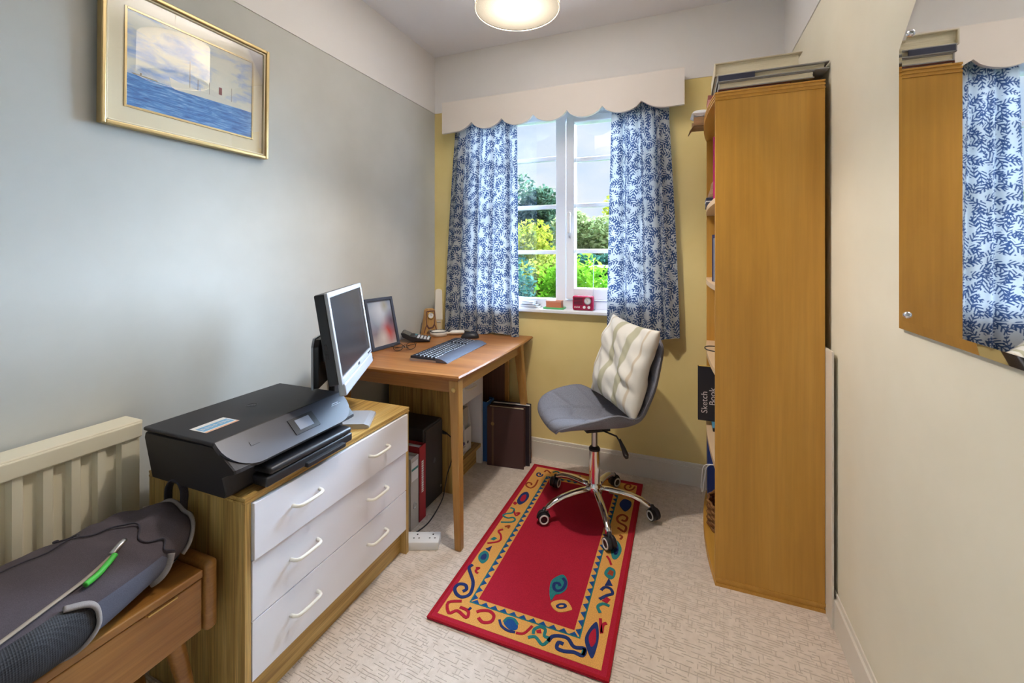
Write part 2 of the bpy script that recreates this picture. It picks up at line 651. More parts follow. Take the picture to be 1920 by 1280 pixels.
RUG_MOTIFS = [
    ('navy', 'l', 1.0, [(0.083,1.046),(0.084,1.031),(0.079,1.021),(0.071,1.016),(0.062,1.019),(0.055,1.027),(0.052,1.037),(0.053,1.046),(0.057,1.052),(0.063,1.052),(0.067,1.049),(0.07,1.044),(0.071,1.039),(0.069,1.035),(0.067,1.034)]),
    ('rust', 'l', 1.0, [(0.076,0.981),(0.08,0.922),(0.066,0.888),(0.035,0.904),(0.035,0.934),(0.056,0.932),(0.06,0.914)]),
    ('navy', 'p', 1.0, [(0.043,0.747),(0.038,0.79),(0.045,0.832),(0.066,0.844),(0.085,0.808),(0.082,0.759),(0.065,0.727)]),
    ('red', 'p', 1.0, [(0.055,0.761),(0.051,0.802),(0.065,0.819),(0.075,0.791),(0.072,0.758)]),
    ('red', 'p', 1.0, [(0.029,0.726),(0.034,0.743),(0.05,0.734),(0.045,0.715)]),
    ('teal', 'l', 1.0, [(0.033,0.686),(0.054,0.681),(0.056,0.651),(0.031,0.633),(0.024,0.615),(0.051,0.606),(0.073,0.619),(0.088,0.605),(0.078,0.584),(0.033,0.566)]),
    ('red', 'l', 1.0, [(0.059,0.667),(0.08,0.637),(0.089,0.663),(0.073,0.654)]),
    ('rust', 'l', 1.0, [(0.063,0.542),(0.08,0.556),(0.08,0.535)]),
    ('red', 'l', 1.0, [(0.063,0.521),(0.048,0.504),(0.068,0.483),(0.08,0.455),(0.07,0.434),(0.036,0.412)]),
    ('teal', 'p', 1.0, [(0.037,0.441),(0.046,0.461),(0.062,0.457),(0.055,0.439)]),
    ('navy', 'p', 1.0, [(0.044,0.378),(0.062,0.404),(0.066,0.369)]),
    ('teal', 'p', 1.0, [(0.042,0.313),(0.034,0.339),(0.046,0.367),(0.071,0.353),(0.079,0.322),(0.068,0.296)]),
    ('navy', 'p', 1.0, [(0.05,0.317),(0.047,0.338),(0.056,0.351),(0.067,0.34),(0.068,0.318)]),
    ('red', 'l', 1.0, [(0.055,0.264),(0.068,0.269),(0.061,0.25),(0.077,0.241)]),
    ('navy', 'l', 1.5, [(0.036,0.276),(0.03,0.256),(0.05,0.23),(0.075,0.2),(0.089,0.168),(0.092,0.136),(0.072,0.117),(0.047,0.123),(0.029,0.144),(0.034,0.167),(0.057,0.172),(0.071,0.156),(0.063,0.141)]),
    ('red', 'l', 1.3, [(0.081,0.101),(0.039,0.078),(0.064,0.04),(0.086,0.059),(0.128,0.045),(0.122,0.071),(0.087,0.076)]),
    ('navy', 'l', 1.0, [(0.12,0.074),(0.124,0.088)]),
    ('red', 'l', 1.3, [(0.166,0.06),(0.188,0.049),(0.212,0.061),(0.212,0.086),(0.189,0.098),(0.162,0.089),(0.15,0.078)]),
    ('navy', 'l', 1.0, [(0.235,0.079),(0.251,0.059),(0.277,0.05),(0.302,0.053)]),
    ('blue', 'p', 1.0, [(0.252,0.075),(0.259,0.095),(0.281,0.098),(0.3,0.082),(0.303,0.065),(0.287,0.056),(0.269,0.061)]),
    ('teal', 'l', 1.0, [(0.252,0.075),(0.259,0.095),(0.281,0.098),(0.3,0.082)]),
    ('red', 'l', 1.0, [(0.305,0.052),(0.33,0.06),(0.346,0.096)]),
    ('teal', 'l', 1.2, [(0.347,0.05),(0.368,0.061),(0.398,0.043),(0.411,0.071),(0.394,0.075),(0.39,0.099),(0.37,0.102),(0.356,0.085),(0.359,0.068)]),
    ('red', 'p', 1.0, [(0.363,0.084),(0.376,0.094),(0.383,0.081),(0.369,0.076)]),
    ('navy', 'l', 1.4, [(0.411,0.06),(0.419,0.083),(0.444,0.094),(0.468,0.093),(0.492,0.072),(0.524,0.078),(0.523,0.053),(0.495,0.054),(0.465,0.046),(0.443,0.049),(0.443,0.069),(0.459,0.069)]),
    ('teal', 'l', 1.4, [(0.524,0.078),(0.523,0.053)]),
    ('navy', 'p', 1.0, [(0.552,0.054),(0.529,0.083),(0.517,0.116),(0.525,0.16),(0.541,0.189),(0.555,0.153),(0.559,0.105)]),
    ('red', 'p', 1.0, [(0.542,0.091),(0.528,0.121),(0.534,0.152),(0.543,0.159),(0.552,0.116)]),
    ('red', 'l', 1.2, [(0.55,0.208),(0.563,0.152),(0.563,0.186),(0.573,0.197)]),
    ('teal', 'l', 1.3, [(0.546,0.23),(0.533,0.254),(0.548,0.273),(0.571,0.271)]),
    ('navy', 'l', 1.3, [(0.532,0.288),(0.554,0.315),(0.572,0.331),(0.561,0.352),(0.541,0.351),(0.53,0.331)]),
    ('red', 'p', 1.0, [(0.541,0.285),(0.555,0.308),(0.569,0.301),(0.561,0.28)]),
    ('navy', 'p', 1.0, [(0.539,0.359),(0.548,0.402),(0.567,0.368)]),
    ('teal', 'p', 1.0, [(0.527,0.419),(0.538,0.46),(0.563,0.454),(0.568,0.42),(0.554,0.398)]),
    ('rust', 'p', 1.0, [(0.538,0.421),(0.545,0.447),(0.56,0.442),(0.56,0.417)]),
    ('red', 'l', 1.0, [(0.521,0.52),(0.534,0.502),(0.546,0.474)]),
    ('teal', 'p', 1.0, [(0.543,0.517),(0.531,0.571),(0.542,0.631),(0.564,0.608),(0.573,0.569),(0.561,0.518)]),
    ('navy', 'p', 1.0, [(0.547,0.541),(0.541,0.581),(0.549,0.608),(0.56,0.582),(0.559,0.546)]),
    ('rust', 'l', 1.0, [(0.551,0.674),(0.564,0.665),(0.557,0.643)]),
    ('rust', 'l', 1.2, [(0.537,0.722),(0.567,0.704),(0.57,0.743),(0.535,0.764),(0.525,0.797),(0.544,0.828),(0.568,0.814),(0.562,0.782),(0.546,0.786)]),
    ('navy', 'p', 1.0, [(0.519,0.914),(0.535,0.963),(0.57,0.951),(0.573,0.903),(0.554,0.86),(0.533,0.879)]),
    ('teal', 'p', 1.0, [(0.537,0.913),(0.547,0.942),(0.561,0.931),(0.553,0.887)]),
    ('rust', 'l', 1.0, [(0.573,1.103),(0.569,1.079),(0.559,1.062),(0.545,1.055),(0.533,1.059),(0.525,1.072),(0.524,1.088),(0.528,1.103),(0.536,1.112),(0.544,1.113),(0.55,1.108),(0.553,1.099),(0.552,1.091),(0.549,1.085),(0.545,1.084)]),
    ('rust', 'l', 1.0, [(0.084,1.073),(0.092,1.098),(0.122,1.072)]),
    ('teal', 'l', 1.0, [(0.128,1.086),(0.149,1.105),(0.177,1.083)]),
    ('navy', 'l', 1.0, [(0.212,1.108),(0.257,1.094),(0.286,1.105)]),
    ('teal', 'p', 1.0, [(0.373,0.221),(0.355,0.263),(0.35,0.314),(0.38,0.355),(0.405,0.331),(0.411,0.29),(0.395,0.261),(0.381,0.251)]),
    ('navy', 'l', 1.4, [(0.385,0.338),(0.401,0.319),(0.399,0.285),(0.383,0.27),(0.368,0.278),(0.364,0.3),(0.379,0.306),(0.386,0.294)]),
    ('orange', 'p', 1.0, [(0.377,0.205),(0.394,0.229),(0.425,0.239),(0.45,0.215),(0.447,0.203),(0.41,0.182)]),
    ('navy', 'p', 1.0, [(0.396,0.204),(0.407,0.219),(0.425,0.224),(0.433,0.213),(0.422,0.2),(0.405,0.195)]),
    ('orange', 'p', 1.0, [(0.406,0.205),(0.412,0.212),(0.421,0.214),(0.421,0.208),(0.411,0.203)]),
]

# ================================================================ THE SETTING
# floor
bm = B(); add_box(bm, (XL - .2, YR - .2, -.06), (XR + .2, YB + .2, 0))
structure(solo('floor', bm, M_CARPET), 'beige loop pile carpet floor')
bm = B(); add_box(bm, (XL - .2, YR - .2, ZC), (XR + .2, YB + .2, ZC + .08))
structure(solo('ceiling', bm, M_CEIL, (0, 0, ZC)), 'plain white ceiling')

# walls: painted up to the picture-rail line, white frieze above
bm = B(); add_box(bm, (XL - .2, YR - .2, 0), (XL, YB, ZC))
o = structure(solo('wall_left', bm, M_WALL_L, (XL, 1, 0)), 'pale wall on the left')
bm = B(); add_box(bm, (XL, YR, RAIL), (XL + .004, YB, ZC)); part('frieze', bm, M_WHITE_WALL, o)
bm = B(); add_box(bm, (XR, YR - .2, 0), (XR + .2, YB, ZC))
o = structure(solo('wall_right', bm, M_WALL_R, (XR, 1, 0)), 'pale yellow wall on the right')
bm = B(); add_box(bm, (XR - .004, YR, RAIL), (XR, YB, ZC)); part('frieze', bm, M_WHITE_WALL, o)
bm = B(); add_box(bm, (XL, YR - .2, 0), (XR, YR, ZC))
structure(solo('wall_rear', bm, M_WALL_L, (0, YR, 0)), 'pale wall behind the camera')
WX0, WX1, WZ0, WZ1 = -1.285, -0.068, 0.885, 2.13
bm = B()
add_box(bm, (XL - .2, YB, 0), (WX0, YB + .2, ZC))
add_box(bm, (WX1, YB, 0), (XR + .2, YB + .2, ZC))
add_box(bm, (WX0, YB, 0), (WX1, YB + .2, WZ0))
add_box(bm, (WX0, YB, WZ1), (WX1, YB + .2, ZC))
o = structure(solo('wall_back', bm, M_WALL, (0, YB, 0)), 'yellow window wall')
bm = B(); add_box(bm, (XL, YB - .004, RAIL), (XR, YB, ZC)); part('frieze', bm, M_WHITE_WALL, o)
bm = B()
add_box(bm, (WX0, YB + .001, WZ0), (WX0 + .012, YB + .2, WZ1))
add_box(bm, (WX1 - .012, YB + .001, WZ0), (WX1, YB + .2, WZ1))
add_box(bm, (WX0, YB + .001, WZ1 - .012), (WX1, YB + .2, WZ1))
part('reveal', bm, M_UPVC, o)

def baseboard(name, lo, hi, axis, side, label):
    bm = B()
    x0, y0 = lo
    x1, y1 = hi
    h = 0.118
    add_box(bm, (x0, y0, 0), (x1, y1, h - .02))
    if axis == 'x':
        yy0, yy1 = (y0, y1 - .006) if side < 0 else (y0 + .006, y1)
        add_box(bm, (x0, yy0, h - .02), (x1, yy1, h), .004)
    else:
        xx0, xx1 = (x0, x1 - .006) if side < 0 else (x0 + .006, x1)
        add_box(bm, (xx0, y0, h - .02), (xx1, y1, h), .002)
    return structure(solo(name, bm, M_TRIM, (x0, y0, 0)), label)
baseboard('baseboard_back', (XL + .02, YB - .018), (XR - .02, YB), 'x', 1, 'cream skirting board under the window')
baseboard('baseboard_right', (XR - .011, YR), (XR, YB), 'y', 1, 'cream skirting board along the right wall')
baseboard('baseboard_left', (XL, YR), (XL + .018, YB), 'y', -1, 'cream skirting board along the left wall')

# window: fixed light on the left, opening casement on the right
win = bpy.data.objects.new('window_1', None); COL.objects.link(win)
win.location = (-.67, 2.6, WZ0); WORLD_LOC[win.name] = (-.67, 2.6, WZ0)
structure(win, 'white window with a fixed light and a casement')
FY0, FY1 = 2.585, 2.65
a0, a1 = WX0 + .012, WX1 - .012
bm = B()
add_box(bm, (a0, FY0, .905), (a0 + .05, FY1, 2.118), .004)
add_box(bm, (a1 - .045, FY0, .905), (a1, FY1, 2.118), .004)
add_box(bm, (a0, FY0, .905), (a1, FY1, .958), .004)
add_box(bm, (a0, FY0, 2.07), (a1, FY1, 2.118), .004)
part('frame', bm, M_UPVC, win)
bm = B(); add_box(bm, (-.731, FY0, .955), (-.668, FY1, 2.075), .004); part('mullion', bm, M_UPVC, win)
bm = B()
sx0, sx1, sz0, sz1 = -.662, a1 - .03, .962, 2.072
add_box(bm, (sx0, FY0 - .016, sz0), (sx0 + .052, FY1 - .01, sz1), .006)
add_box(bm, (sx1 - .052, FY0 - .016, sz0), (sx1, FY1 - .01, sz1), .006)
add_box(bm, (sx0 + .04, FY0 - .015, sz0), (sx1 - .04, FY1 - .01, 1.030), .006)
add_box(bm, (sx0 + .04, FY0 - .015, 2.032), (sx1 - .04, FY1 - .01, sz1), .006)
part('sash', bm, M_UPVC, win)
LZ = [.955, 1.248, 1.531, 1.832, 2.072]
RZ = [1.028, 1.254, 1.533, 1.812, 2.036]
for zs, x0, x1 in ((LZ, a0 + .045, -.728), (RZ, sx0 + .05, sx1 - .05)):
    for z in zs[1:-1]:
        bm = B(); add_box(bm, (x0, 2.598, z - .013), (x1, 2.63, z + .013), .005); part('glazing_bar', bm, M_UPVC, win)
    for z0, z1 in zip(zs, zs[1:]):
        bm = B(); add_box(bm, (x0, 2.612, z0), (x1, 2.616, z1)); part('pane', bm, M_GLASS, win)
bm = B()
add_box(bm, (-.650, 2.561, 1.43), (-.624, 2.57, 1.50), .006)
add_cone(bm, (-.637, 2.566, 1.475), (-.637, 2.540, 1.475), .010, .010, 12)
add_box(bm, (-.649, 2.532, 1.36), (-.626, 2.546, 1.49), .007, 3)
part('handle', bm, M_WHITE, win, 'auto')
bm = B()
add_box(bm, (WX0 + .013, 2.478, .884), (WX1 - .013, 2.60, .905), .005, 3)
part('sill', bm, M_UPVC, win)

# ---------------------------------------------------------------- pelmet
pel = thing('pelmet', (-.71, 2.46, 2.0), 'cream scalloped wooden pelmet board across the top of the window', 'pelmet')
cusp = [-1.221, -1.019, -.817, -.614, -.414, -.206]
zl, zc = 2.008, 2.056
pts = [(-1.430, 2.200), (-1.430, 2.003), (-1.34, 2.006)]
def arc(xa, za, xb, zb, sag, n=10, ends=(True, True)):
    r = []
    for k in range(1, n):
        t = k / n
        r.append((xa + (xb - xa) * t, za + (zb - za) * t - sag * (1 - (2 * t - 1) ** 2) ** 0.75))
    return r
for k in range(1, 8):
    t = k / 8
    pts.append((-1.34 + .119 * t, 2.006 + .050 * t ** 2.2))
pts.append((cusp[0], zc))
for xa, xb in zip(cusp, cusp[1:]):
    pts += arc(xa, zc, xb, zc, zc - zl)
    pts.append((xb, zc))
for k in range(1, 8):
    t = k / 8
    pts.append((cusp[-1] + .119 * t, 2.060 - .050 * (1 - (1 - t) ** 2.2)))
pts += [(-.087, 2.009), (.009, 2.011), (.009, 2.203)]
bm = B(); add_prism(bm, pts, 'y', 2.402, 2.420); part('board', bm, M_PELMET, pel)
bm = B(); add_box(bm, (-1.43, 2.42, 2.184), (.009, YB - .004, 2.20)); part('top_board', bm, M_PELMET, pel)
for x in (-1.43, -.007):
    bm = B(); add_box(bm, (x, 2.42, 2.04), (x + .016, YB - .005, 2.184)); part('return', bm, M_PELMET, pel)
bm = B(); add_box(bm, (-1.38, 2.438, 2.105), (-.03, 2.458, 2.125)); part('curtain_track', bm, M_WHITE, pel)

# ---------------------------------------------------------------- curtains
def curtain(name, label, top, bot, z0, z1, nf, seed, gather, lean):
    rnd = random.Random(seed)
    ph = [rnd.uniform(0, 6.28) for _ in range(4)]
    bm = B()
    uvl = bm.loops.layers.uv.new('UVMap')
    fab = 1.4 * (bot[1] - bot[0])
    def fn(u, v):
        z = z0 + (z1 - z0) * v
        e = v ** 1.3
        # the leading and outer edges drift as the cloth falls
        xl = bot[0] + (top[0] - bot[0]) * e
        xr = bot[1] + (top[1] - bot[1]) * e
        w = u + 0.018 * math.sin(2 * PI * nf * u + ph[1]) + 0.012 * math.sin(2 * PI * nf * 0.5 * u + ph[2] + v * 1.1)
        x = xl + (xr - xl) * w
        amp = 0.021 * (0.75 + 0.35 * math.sin(3.1 * u + ph[3]))
        amp *= 0.9 + 0.25 * (1 - v)
        y = 2.449 + amp * math.sin(2 * PI * nf * u + ph[0] + 0.5 * math.sin(2.2 * v + ph[2])) \
            + 0.006 * math.sin(2 * PI * nf * 1.9 * u + ph[1] + 2 * v) + lean * (1 - v)
        zz = z + (0.008 * math.sin(2 * PI * nf * u * .5 + ph[3]) if v < .01 else 0)
        return (x, y, zz)
    add_grid(bm, fn, 150, 60, uvl, lambda u, v: (u * fab, v * (z1 - z0)))
    o = solo(name, bm, M_CURTAIN, ((bot[0] + bot[1]) / 2, 2.45, z0), True)
    return tag(o, label, 'curtain', 'window curtains')
curtain('curtain', 'blue and white leaf print curtain left of the window, hanging down to the desk', (-1.352, -.928), (-1.445, -.921), .742, 2.10, 4.6, 3, .5, 0)
curtain('curtain', 'blue and white leaf print curtain right of the window, hanging behind the chair', (-.366, -.079), (-.392, -.016), .782, 2.10, 3.7, 11, .5, 0)

# ================================================================ BOOKCASE
bc = thing('bookcase', (.28, 2.1, 0), 'tall beech veneer bookcase with curved shelves against the right wall', 'bookcase')
BX0, BX1, BY0, BY1, BH = .113, .457, 1.782, 2.42, 1.815
bm = B(); add_box(bm, (BX0, BY0, .032), (BX1, BY0 + .018, BH - .004), .001); part('side_panel', bm, M_BEECH, bc)
bm = B(); add_box(bm, (BX0, BY1 - .018, .032), (BX1, BY1, BH - .004), .001); part('side_panel', bm, M_BEECH, bc)
bm = B(); add_box(bm, (BX1 - .008, BY0 + .018, .03), (BX1 - .002, BY1 - .018, BH - .004)); part('back_panel', bm, M_BEECH, bc)
def curved(z0, z1, y0, y1, bulge, xb=BX1, front=BX0, n=18):
    pl = [(xb, y0), (xb, y1)]
    for k in range(n + 1):
        t = 1 - k / n
        pl.append((front - bulge * (1 - (2 * t - 1) ** 2), y0 + (y1 - y0) * t))
    return pl, z0, z1
def board(name, z0, z1, y0, y1, bulge, material, xb=BX1, layers=1):
    bm = B()
    h = (z1 - z0) / layers
    for k in range(layers):
        ins = 0.0022 * (k % 2)
        pl, a, b = curved(z0 + k * h, z0 + (k + 1) * h, y0 + ins, y1 - ins, bulge, xb - ins, BX0 + ins)
        add_prism(bm, pl, 'z', a, b)
    return part(name, bm, material, bc)
board('top_board', BH - .004, BH + .026, BY0 - .002, BY1 + .002, .024, M_BEECH_Y, BX1 + .001, 5)
board('base_board', 0, .032, BY0 - .002, BY1 + .002, .026, M_BEECH_Y, BX1 + .001, 3)
for z in (1.45, 1.12, .80, .445):
    board('shelf', z - .02, z, BY0 + .018, BY1 - .018, .012, M_BEECH_L, BX1 - .008)

# thin white board standing between the bookcase and the wall
bm = B(); add_box(bm, (.4580, 1.716, 0), (.4648, 2.30, .915), .001)
tag(solo('white_board', bm, M_TRIM, (.457, 2.0, 0)), 'thin white upright board wedged between the bookcase and the right wall', 'board')

# ================================================================ CHEST OF DRAWERS
ch = thing('chest_of_drawers', (-1.26, 1.15, 0), 'low pine effect chest with white drawers below the printer', 'chest of drawers')
CX0, CX1, CY0, CY1, CH = -1.46, -1.06, .79, 1.513, .602
bm = B(); add_box(bm, (CX0, CY0, 0), (CX1, CY0 + .018, CH - .018), .001); part('side_panel', bm, M_PINE_Z, ch)
bm = B(); add_box(bm, (CX0, CY1 - .018, 0), (CX1, CY1, CH - .018), .001); part('side_panel', bm, M_PINE_Z, ch)
bm = B()
for k in range(3):
    q = .0014 * (k % 2)
    add_box(bm, (CX0, CY0 - .001 + q, CH - .018 + .006 * k), (CX1 + .002 - q, CY1 + .001 - q, CH - .012 + .006 * k))
part('top_panel', bm, M_PINE_Y, ch)
bm = B(); add_box(bm, (CX0, CY0 + .018, .01), (CX0 + .006, CY1 - .018, CH - .018)); part('back_panel', bm, M_PINE_Z, ch)
bm = B(); add_box(bm, (-1.106, CY0 + .018, 0), (-1.09, CY1 - .018, .1)); part('plinth', bm, M_PINE_Y, ch)
def bow_handle(bm, x, ya, yb, z, out=.026, r=.0052):
    pts = []
    for t, d in ((0, 0), (.02, .55), (.06, .85), (.14, 1), (.3, 1.04), (.5, 1.05), (.7, 1.04), (.86, 1), (.94, .85), (.98, .55), (1, 0)):
        pts.append((x + out * d, ya + (yb - ya) * t, z))
    add_tube(bm, pts, r, 10)
for i, (z0, z1, hz, dx) in enumerate(((.429, .580, .510, .010), (.267, .425, .352, .002), (.106, .264, .190, .002))):
    bm = B(); add_box(bm, (CX1 - .016 + dx, CY0 + .020, z0), (CX1 + dx, CY1 - .020, z1), .0012)
    d = part('drawer', bm, M_DRAWER, ch)
    for ya in (.93, 1.258):
        bm = B(); bow_handle(bm, CX1 + dx - .002, ya, ya + .098, hz); part('handle', bm, M_HANDLE, d, True)

# ================================================================ DESK
dk = thing('desk', (-1.18, 2.03, 0), 'small teak desk with splayed legs in front of the window', 'desk')
DZ = .735
bm = B()
pl = []
DX0, DX1, DY0, DY1 = -1.535, -.838, 1.562, 2.396
# slightly bowed front and side, thin bevelled edge
n = 14
for k in range(n + 1):
    t = k / n
    pl.append((DX1 + .010 * (1 - (2 * t - 1) ** 2) - .012, DY0 + (DY1 + .105 - DY0) * t))
pl += [(DX0, DY1 + .105), (DX0, DY0)]
for k in range(1, n):
    t = k / n
    pl.append((DX0 + (DX1 - .012 - DX0) * t, DY0 - .006 * (1 - (2 * t - 1) ** 2)))
cxm, cym = (DX0 + DX1) / 2, 2.03
def inset(pl, d):
    return [(x + (d if x < cxm else -d) * 1.0, y + (d if y < cym else -d)) for x, y in pl]
lv = [(inset(pl, .014), DZ - .024), (inset(pl, .002), DZ - .012), (pl, DZ - .007), (inset(pl, .004), DZ)]
rings = [[bm.verts.new((x, y, z)) for x, y in q] for q, z in lv]
for q0, q1 in zip(rings, rings[1:]):
    for k in range(len(pl)):
        bm.faces.new((q0[k], q0[(k + 1) % len(pl)], q1[(k + 1) % len(pl)], q1[k]))
bm.faces.new(rings[0][::-1]); bm.faces.new(rings[-1])
part('table_top', bm, M_TEAK_Y, dk)
ap = DZ - .024
for lo, hi, mt in (((-1.46, 1.592, ap - .055), (-.90, 1.612, ap), M_TEAK_Y), ((-1.46, 2.43, ap - .055), (-.90, 2.45, ap), M_TEAK_Y),
                   ((-.902, 1.612, ap - .055), (-.882, 2.43, ap), M_BENCH), ((-1.482, 1.612, ap - .055), (-1.462, 2.43, ap), M_BENCH)):
    bm = B(); add_box(bm, lo, hi, .001); part('apron', bm, mt, dk)
def desk_leg(tx, ty, fx, fy):
    bm = B()
    w, v = .0225, .015
    top = [(tx - w, ty - w, ap), (tx + w, ty - w, ap), (tx + w, ty + w, ap), (tx - w, ty + w, ap)]
    bot = [(fx - v, fy - v, 0), (fx + v, fy - v, 0), (fx + v, fy + v, 0), (fx - v, fy + v, 0)]
    a = [bm.verts.new(p) for p in top]; b = [bm.verts.new(p) for p in bot]
    bm.faces.new(a); bm.faces.new(b[::-1])
    for k in range(4):
        bm.faces.new((a[k], b[k], b[(k + 1) % 4], a[(k + 1) % 4]))
    bmesh.ops.bevel(bm, geom=[e for e in bm.edges], offset=.004, segments=2, profile=.5, affect='EDGES')
    return part('leg', bm, M_TEAK_Z, dk)
lg = desk_leg(-.886, 1.600, -.872, 1.604)
bm = B(); add_lathe(bm, [(0, .004), (.004, .004), (.0095, .003), (.0105, 0)], (0, 0, 0), 18, Matrix.Translation((-.886, 1.577, .672)) @ Matrix.Rotation(PI / 2, 4, 'X'))
part('bolt', bm, M_BRASS, lg, True)
desk_leg(-.893, 2.36, -.866, 2.475)
desk_leg(-1.472, 1.600, -1.49, 1.585)
desk_leg(-1.472, 2.43, -1.49, 2.44)

# ================================================================ PEDESTAL UNDER THE DESK
pd = thing('pedestal', (-1.3, 2.14, 0), 'pine effect pedestal with one white drawer and open shelf under the desk', 'cabinet')
PX0, PX1, PY0, PY1, PH = -1.50, -1.105, 1.958, 2.325, .565
bm = B(); add_box(bm, (PX0, PY0, 0), (PX1, PY0 + .018, PH), .001); part('side_panel', bm, M_PINE_Z, pd)
bm = B(); add_box(bm, (PX0, PY1 - .018, 0), (PX1, PY1, PH), .001); part('side_panel', bm, M_DRAWER, pd)
bm = B(); add_box(bm, (PX0, PY0 - .001, PH), (PX1, PY1 + .001, PH + .016)); part('top_panel', bm, M_PINE_Y, pd)
bm = B(); add_box(bm, (PX0, PY0 + .018, .02), (PX0 + .006, PY1 - .018, PH)); part('back_panel', bm, M_DRAWER, pd)
bm = B(); add_box(bm, (PX0, PY0 + .018, .10), (PX1 - .004, PY1 - .018, .118)); part('shelf', bm, M_PINE_Y, pd)
bm = B(); add_box(bm, (PX1 - .05, PY0 + .018, 0), (PX1 - .035, PY1 - .018, .10)); part('plinth', bm, M_PINE_Y, pd)
bm = B(); add_box(bm, (PX1 - .014, PY0 + .020, .418), (PX1 + .002, PY1 - .020, .560), .001)
d = part('drawer', bm, M_DRAWER, pd)
bm = B(); bow_handle(bm, PX1, 2.10, 2.195, .498); part('handle', bm, M_HANDLE, d, True)

# ================================================================ RADIATOR
rd = thing('radiator', (-1.49, .3, .1), 'cream ribbed panel radiator below the picture on the left wall', 'radiator')
RX, RY0, RY1, RZ0_, RZ1_ = -1.462, -.35, .772, .13, .758
bm = B()
prof = []
pitch = .0333 * 1.6
y = RY0 + .01
while y + pitch < RY1 - .012:
    prof += [(RX, y), (RX, y + pitch * .30), (RX - .014, y + pitch * .42), (RX - .014, y + pitch * .85), (RX, y + pitch * .97)]
    y += pitch
prof += [(RX, RY1 - .012), (RX - .03, RY1 - .012), (RX - .03, RY0 + .01)]
add_prism(bm, prof, 'z', RZ0_ + .03, RZ1_ - .046)
part('ribbed_panel', bm, M_RAD, rd)
bm = B()
add_box(bm, (RX - .028, RY0, RZ1_ - .048), (RX + .006, RY1, RZ1_ - .004), .004)
part('top_rail', bm, M_RAD, rd)
bm = B(); add_box(bm, (RX - .028, RY0, RZ0_), (RX + .006, RY1, RZ0_ + .034), .004); part('bottom_rail', bm, M_RAD, rd)
bm = B(); add_box(bm, (XL + .012, RY0, RZ1_ - .012), (RX + .003, RY1 + .002, RZ1_), .003); part('top_grille', bm, M_RAD, rd)
bm = B(); add_box(bm, (XL + .012, RY0, RZ0_), (XL + .028, RY1, RZ1_ - .012)); part('rear_panel', bm, M_RAD, rd)
bm = B(); add_box(bm, (XL + .012, RY1 - .012, RZ0_ + .02), (RX - .01, RY1, RZ1_ - .012)); part('end_panel', bm, M_RAD, rd)
for yy in (-.1, .6):
    bm = B(); add_box(bm, (XL, yy, .3), (XL + .013, yy + .03, .6)); part('bracket', bm, M_STEEL, rd)

# ================================================================ BENCH (stool with a lifting lid)
bn = thing('bench', (-1.27, .48, 0), 'teak box bench with round legs beside the chest, carrying the backpack', 'bench')
EX0, EX1, EY0, EY1 = -1.425, -1.118, .16, .757
bm = B(); add_box(bm, (EX0 + .004, EY0 + .02, .296), (EX1 - .004, EY1 - .034, .425), .003); part('box', bm, M_BENCH, bn)
bm = B(); add_box(bm, (EX0 + .002, EY0 + .02, .4275), (EX1, EY1 - .033, .447), .004, 3); part('lid', bm, M_BENCH, bn)
for ya, yb in ((EY1 - .031, EY1), (EY0 - .014, EY0 + .017)):
    bm = B()
    add_box(bm, (EX0 - .004, ya, .285), (EX1 + .008, yb, .462), .013, 4); part('end_board', bm, M_BENCH, bn, 'auto')
for sx in (0, 1):
    for sy in (0, 1):
        x = EX1 - .05 if sx else EX0 + .05
        yv = EY1 - .075 if sy else EY0 + .075
        fx = x + (.014 if sx else -.014); fy = yv + (.055 if sy else -.055)
        bm = B(); add_cone(bm, (fx, fy, 0), (x, yv, .297), .0125, .021, 18); part('leg', bm, M_BENCH, bn, 'auto')
for ya in (.60,):
    bm = B(); add_tube(bm, [(EX1 - .002, ya, .4262), (EX1 + .006, ya, .4262), (EX1 + .006, ya + .06, .4262), (EX1 - .002, ya + .06, .4262)], .0018, 6)
    part('lid_catch', bm, M_BRASS, bn)

# ================================================================ PICTURE
PYa, PYb, PZa, PZb = .706, 1.236, 1.612, 2.035
tilt = math.radians(0.9)
pc = thing('picture', (XL, (PYa + PYb) / 2, PZa), 'gilt framed painting of a white steamship on blue sea on the left wall', 'picture', local=True)
pw, phh = PYb - PYa, PZb - PZa
TM = Matrix.Translation((.004, 0, 0)) @ Matrix.Rotation(tilt, 4, 'Y')
M_GILT = mat('gilt_frame', (0.62, 0.47, 0.22), 0.38, 0.75)
M_GILT2 = mat('cream_slip', (0.80, 0.70, 0.48), 0.5)
M_MOUNT = mat('cream_mount', (0.86, 0.76, 0.54), 0.8)
def pframe(y0, y1, z0, z1, w, x0, x1, bev):
    bm = B()
    add_box(bm, (x0, y0, z0), (x1, y0 + w, z1), bev)
    add_box(bm, (x0, y1 - w, z0), (x1, y1, z1), bev)
    add_box(bm, (x0, y0 + w, z0), (x1, y1 - w, z0 + w), bev)
    add_box(bm, (x0, y0 + w, z1 - w), (x1, y1 - w, z1), bev)
    bmesh.ops.transform(bm, matrix=TM, verts=bm.verts)
    return bm
hw = pw / 2
fr = part('frame', pframe(-hw, hw, 0, phh, .012, 0, .026, .003), M_GILT, pc)
part('inner_bead', pframe(-hw + .0125, hw - .0125, .0125, phh - .0125, .006, .004, .019, .002), M_GILT2, fr)
bm = B(); add_box(bm, (.004, -hw + .012, .012), (.008, hw - .012, phh - .012)); bmesh.ops.transform(bm, matrix=TM, verts=bm.verts)
part('mount', bm, M_MOUNT, pc)
ay0, ay1, az0, az1 = -hw + .068, hw - .062, .072, phh - .066
part('gilt_slip', pframe(ay0 - .007, ay1 + .007, az0 - .007, az1 + .007, .007, .007, .0105, .001), M_GILT, pc)
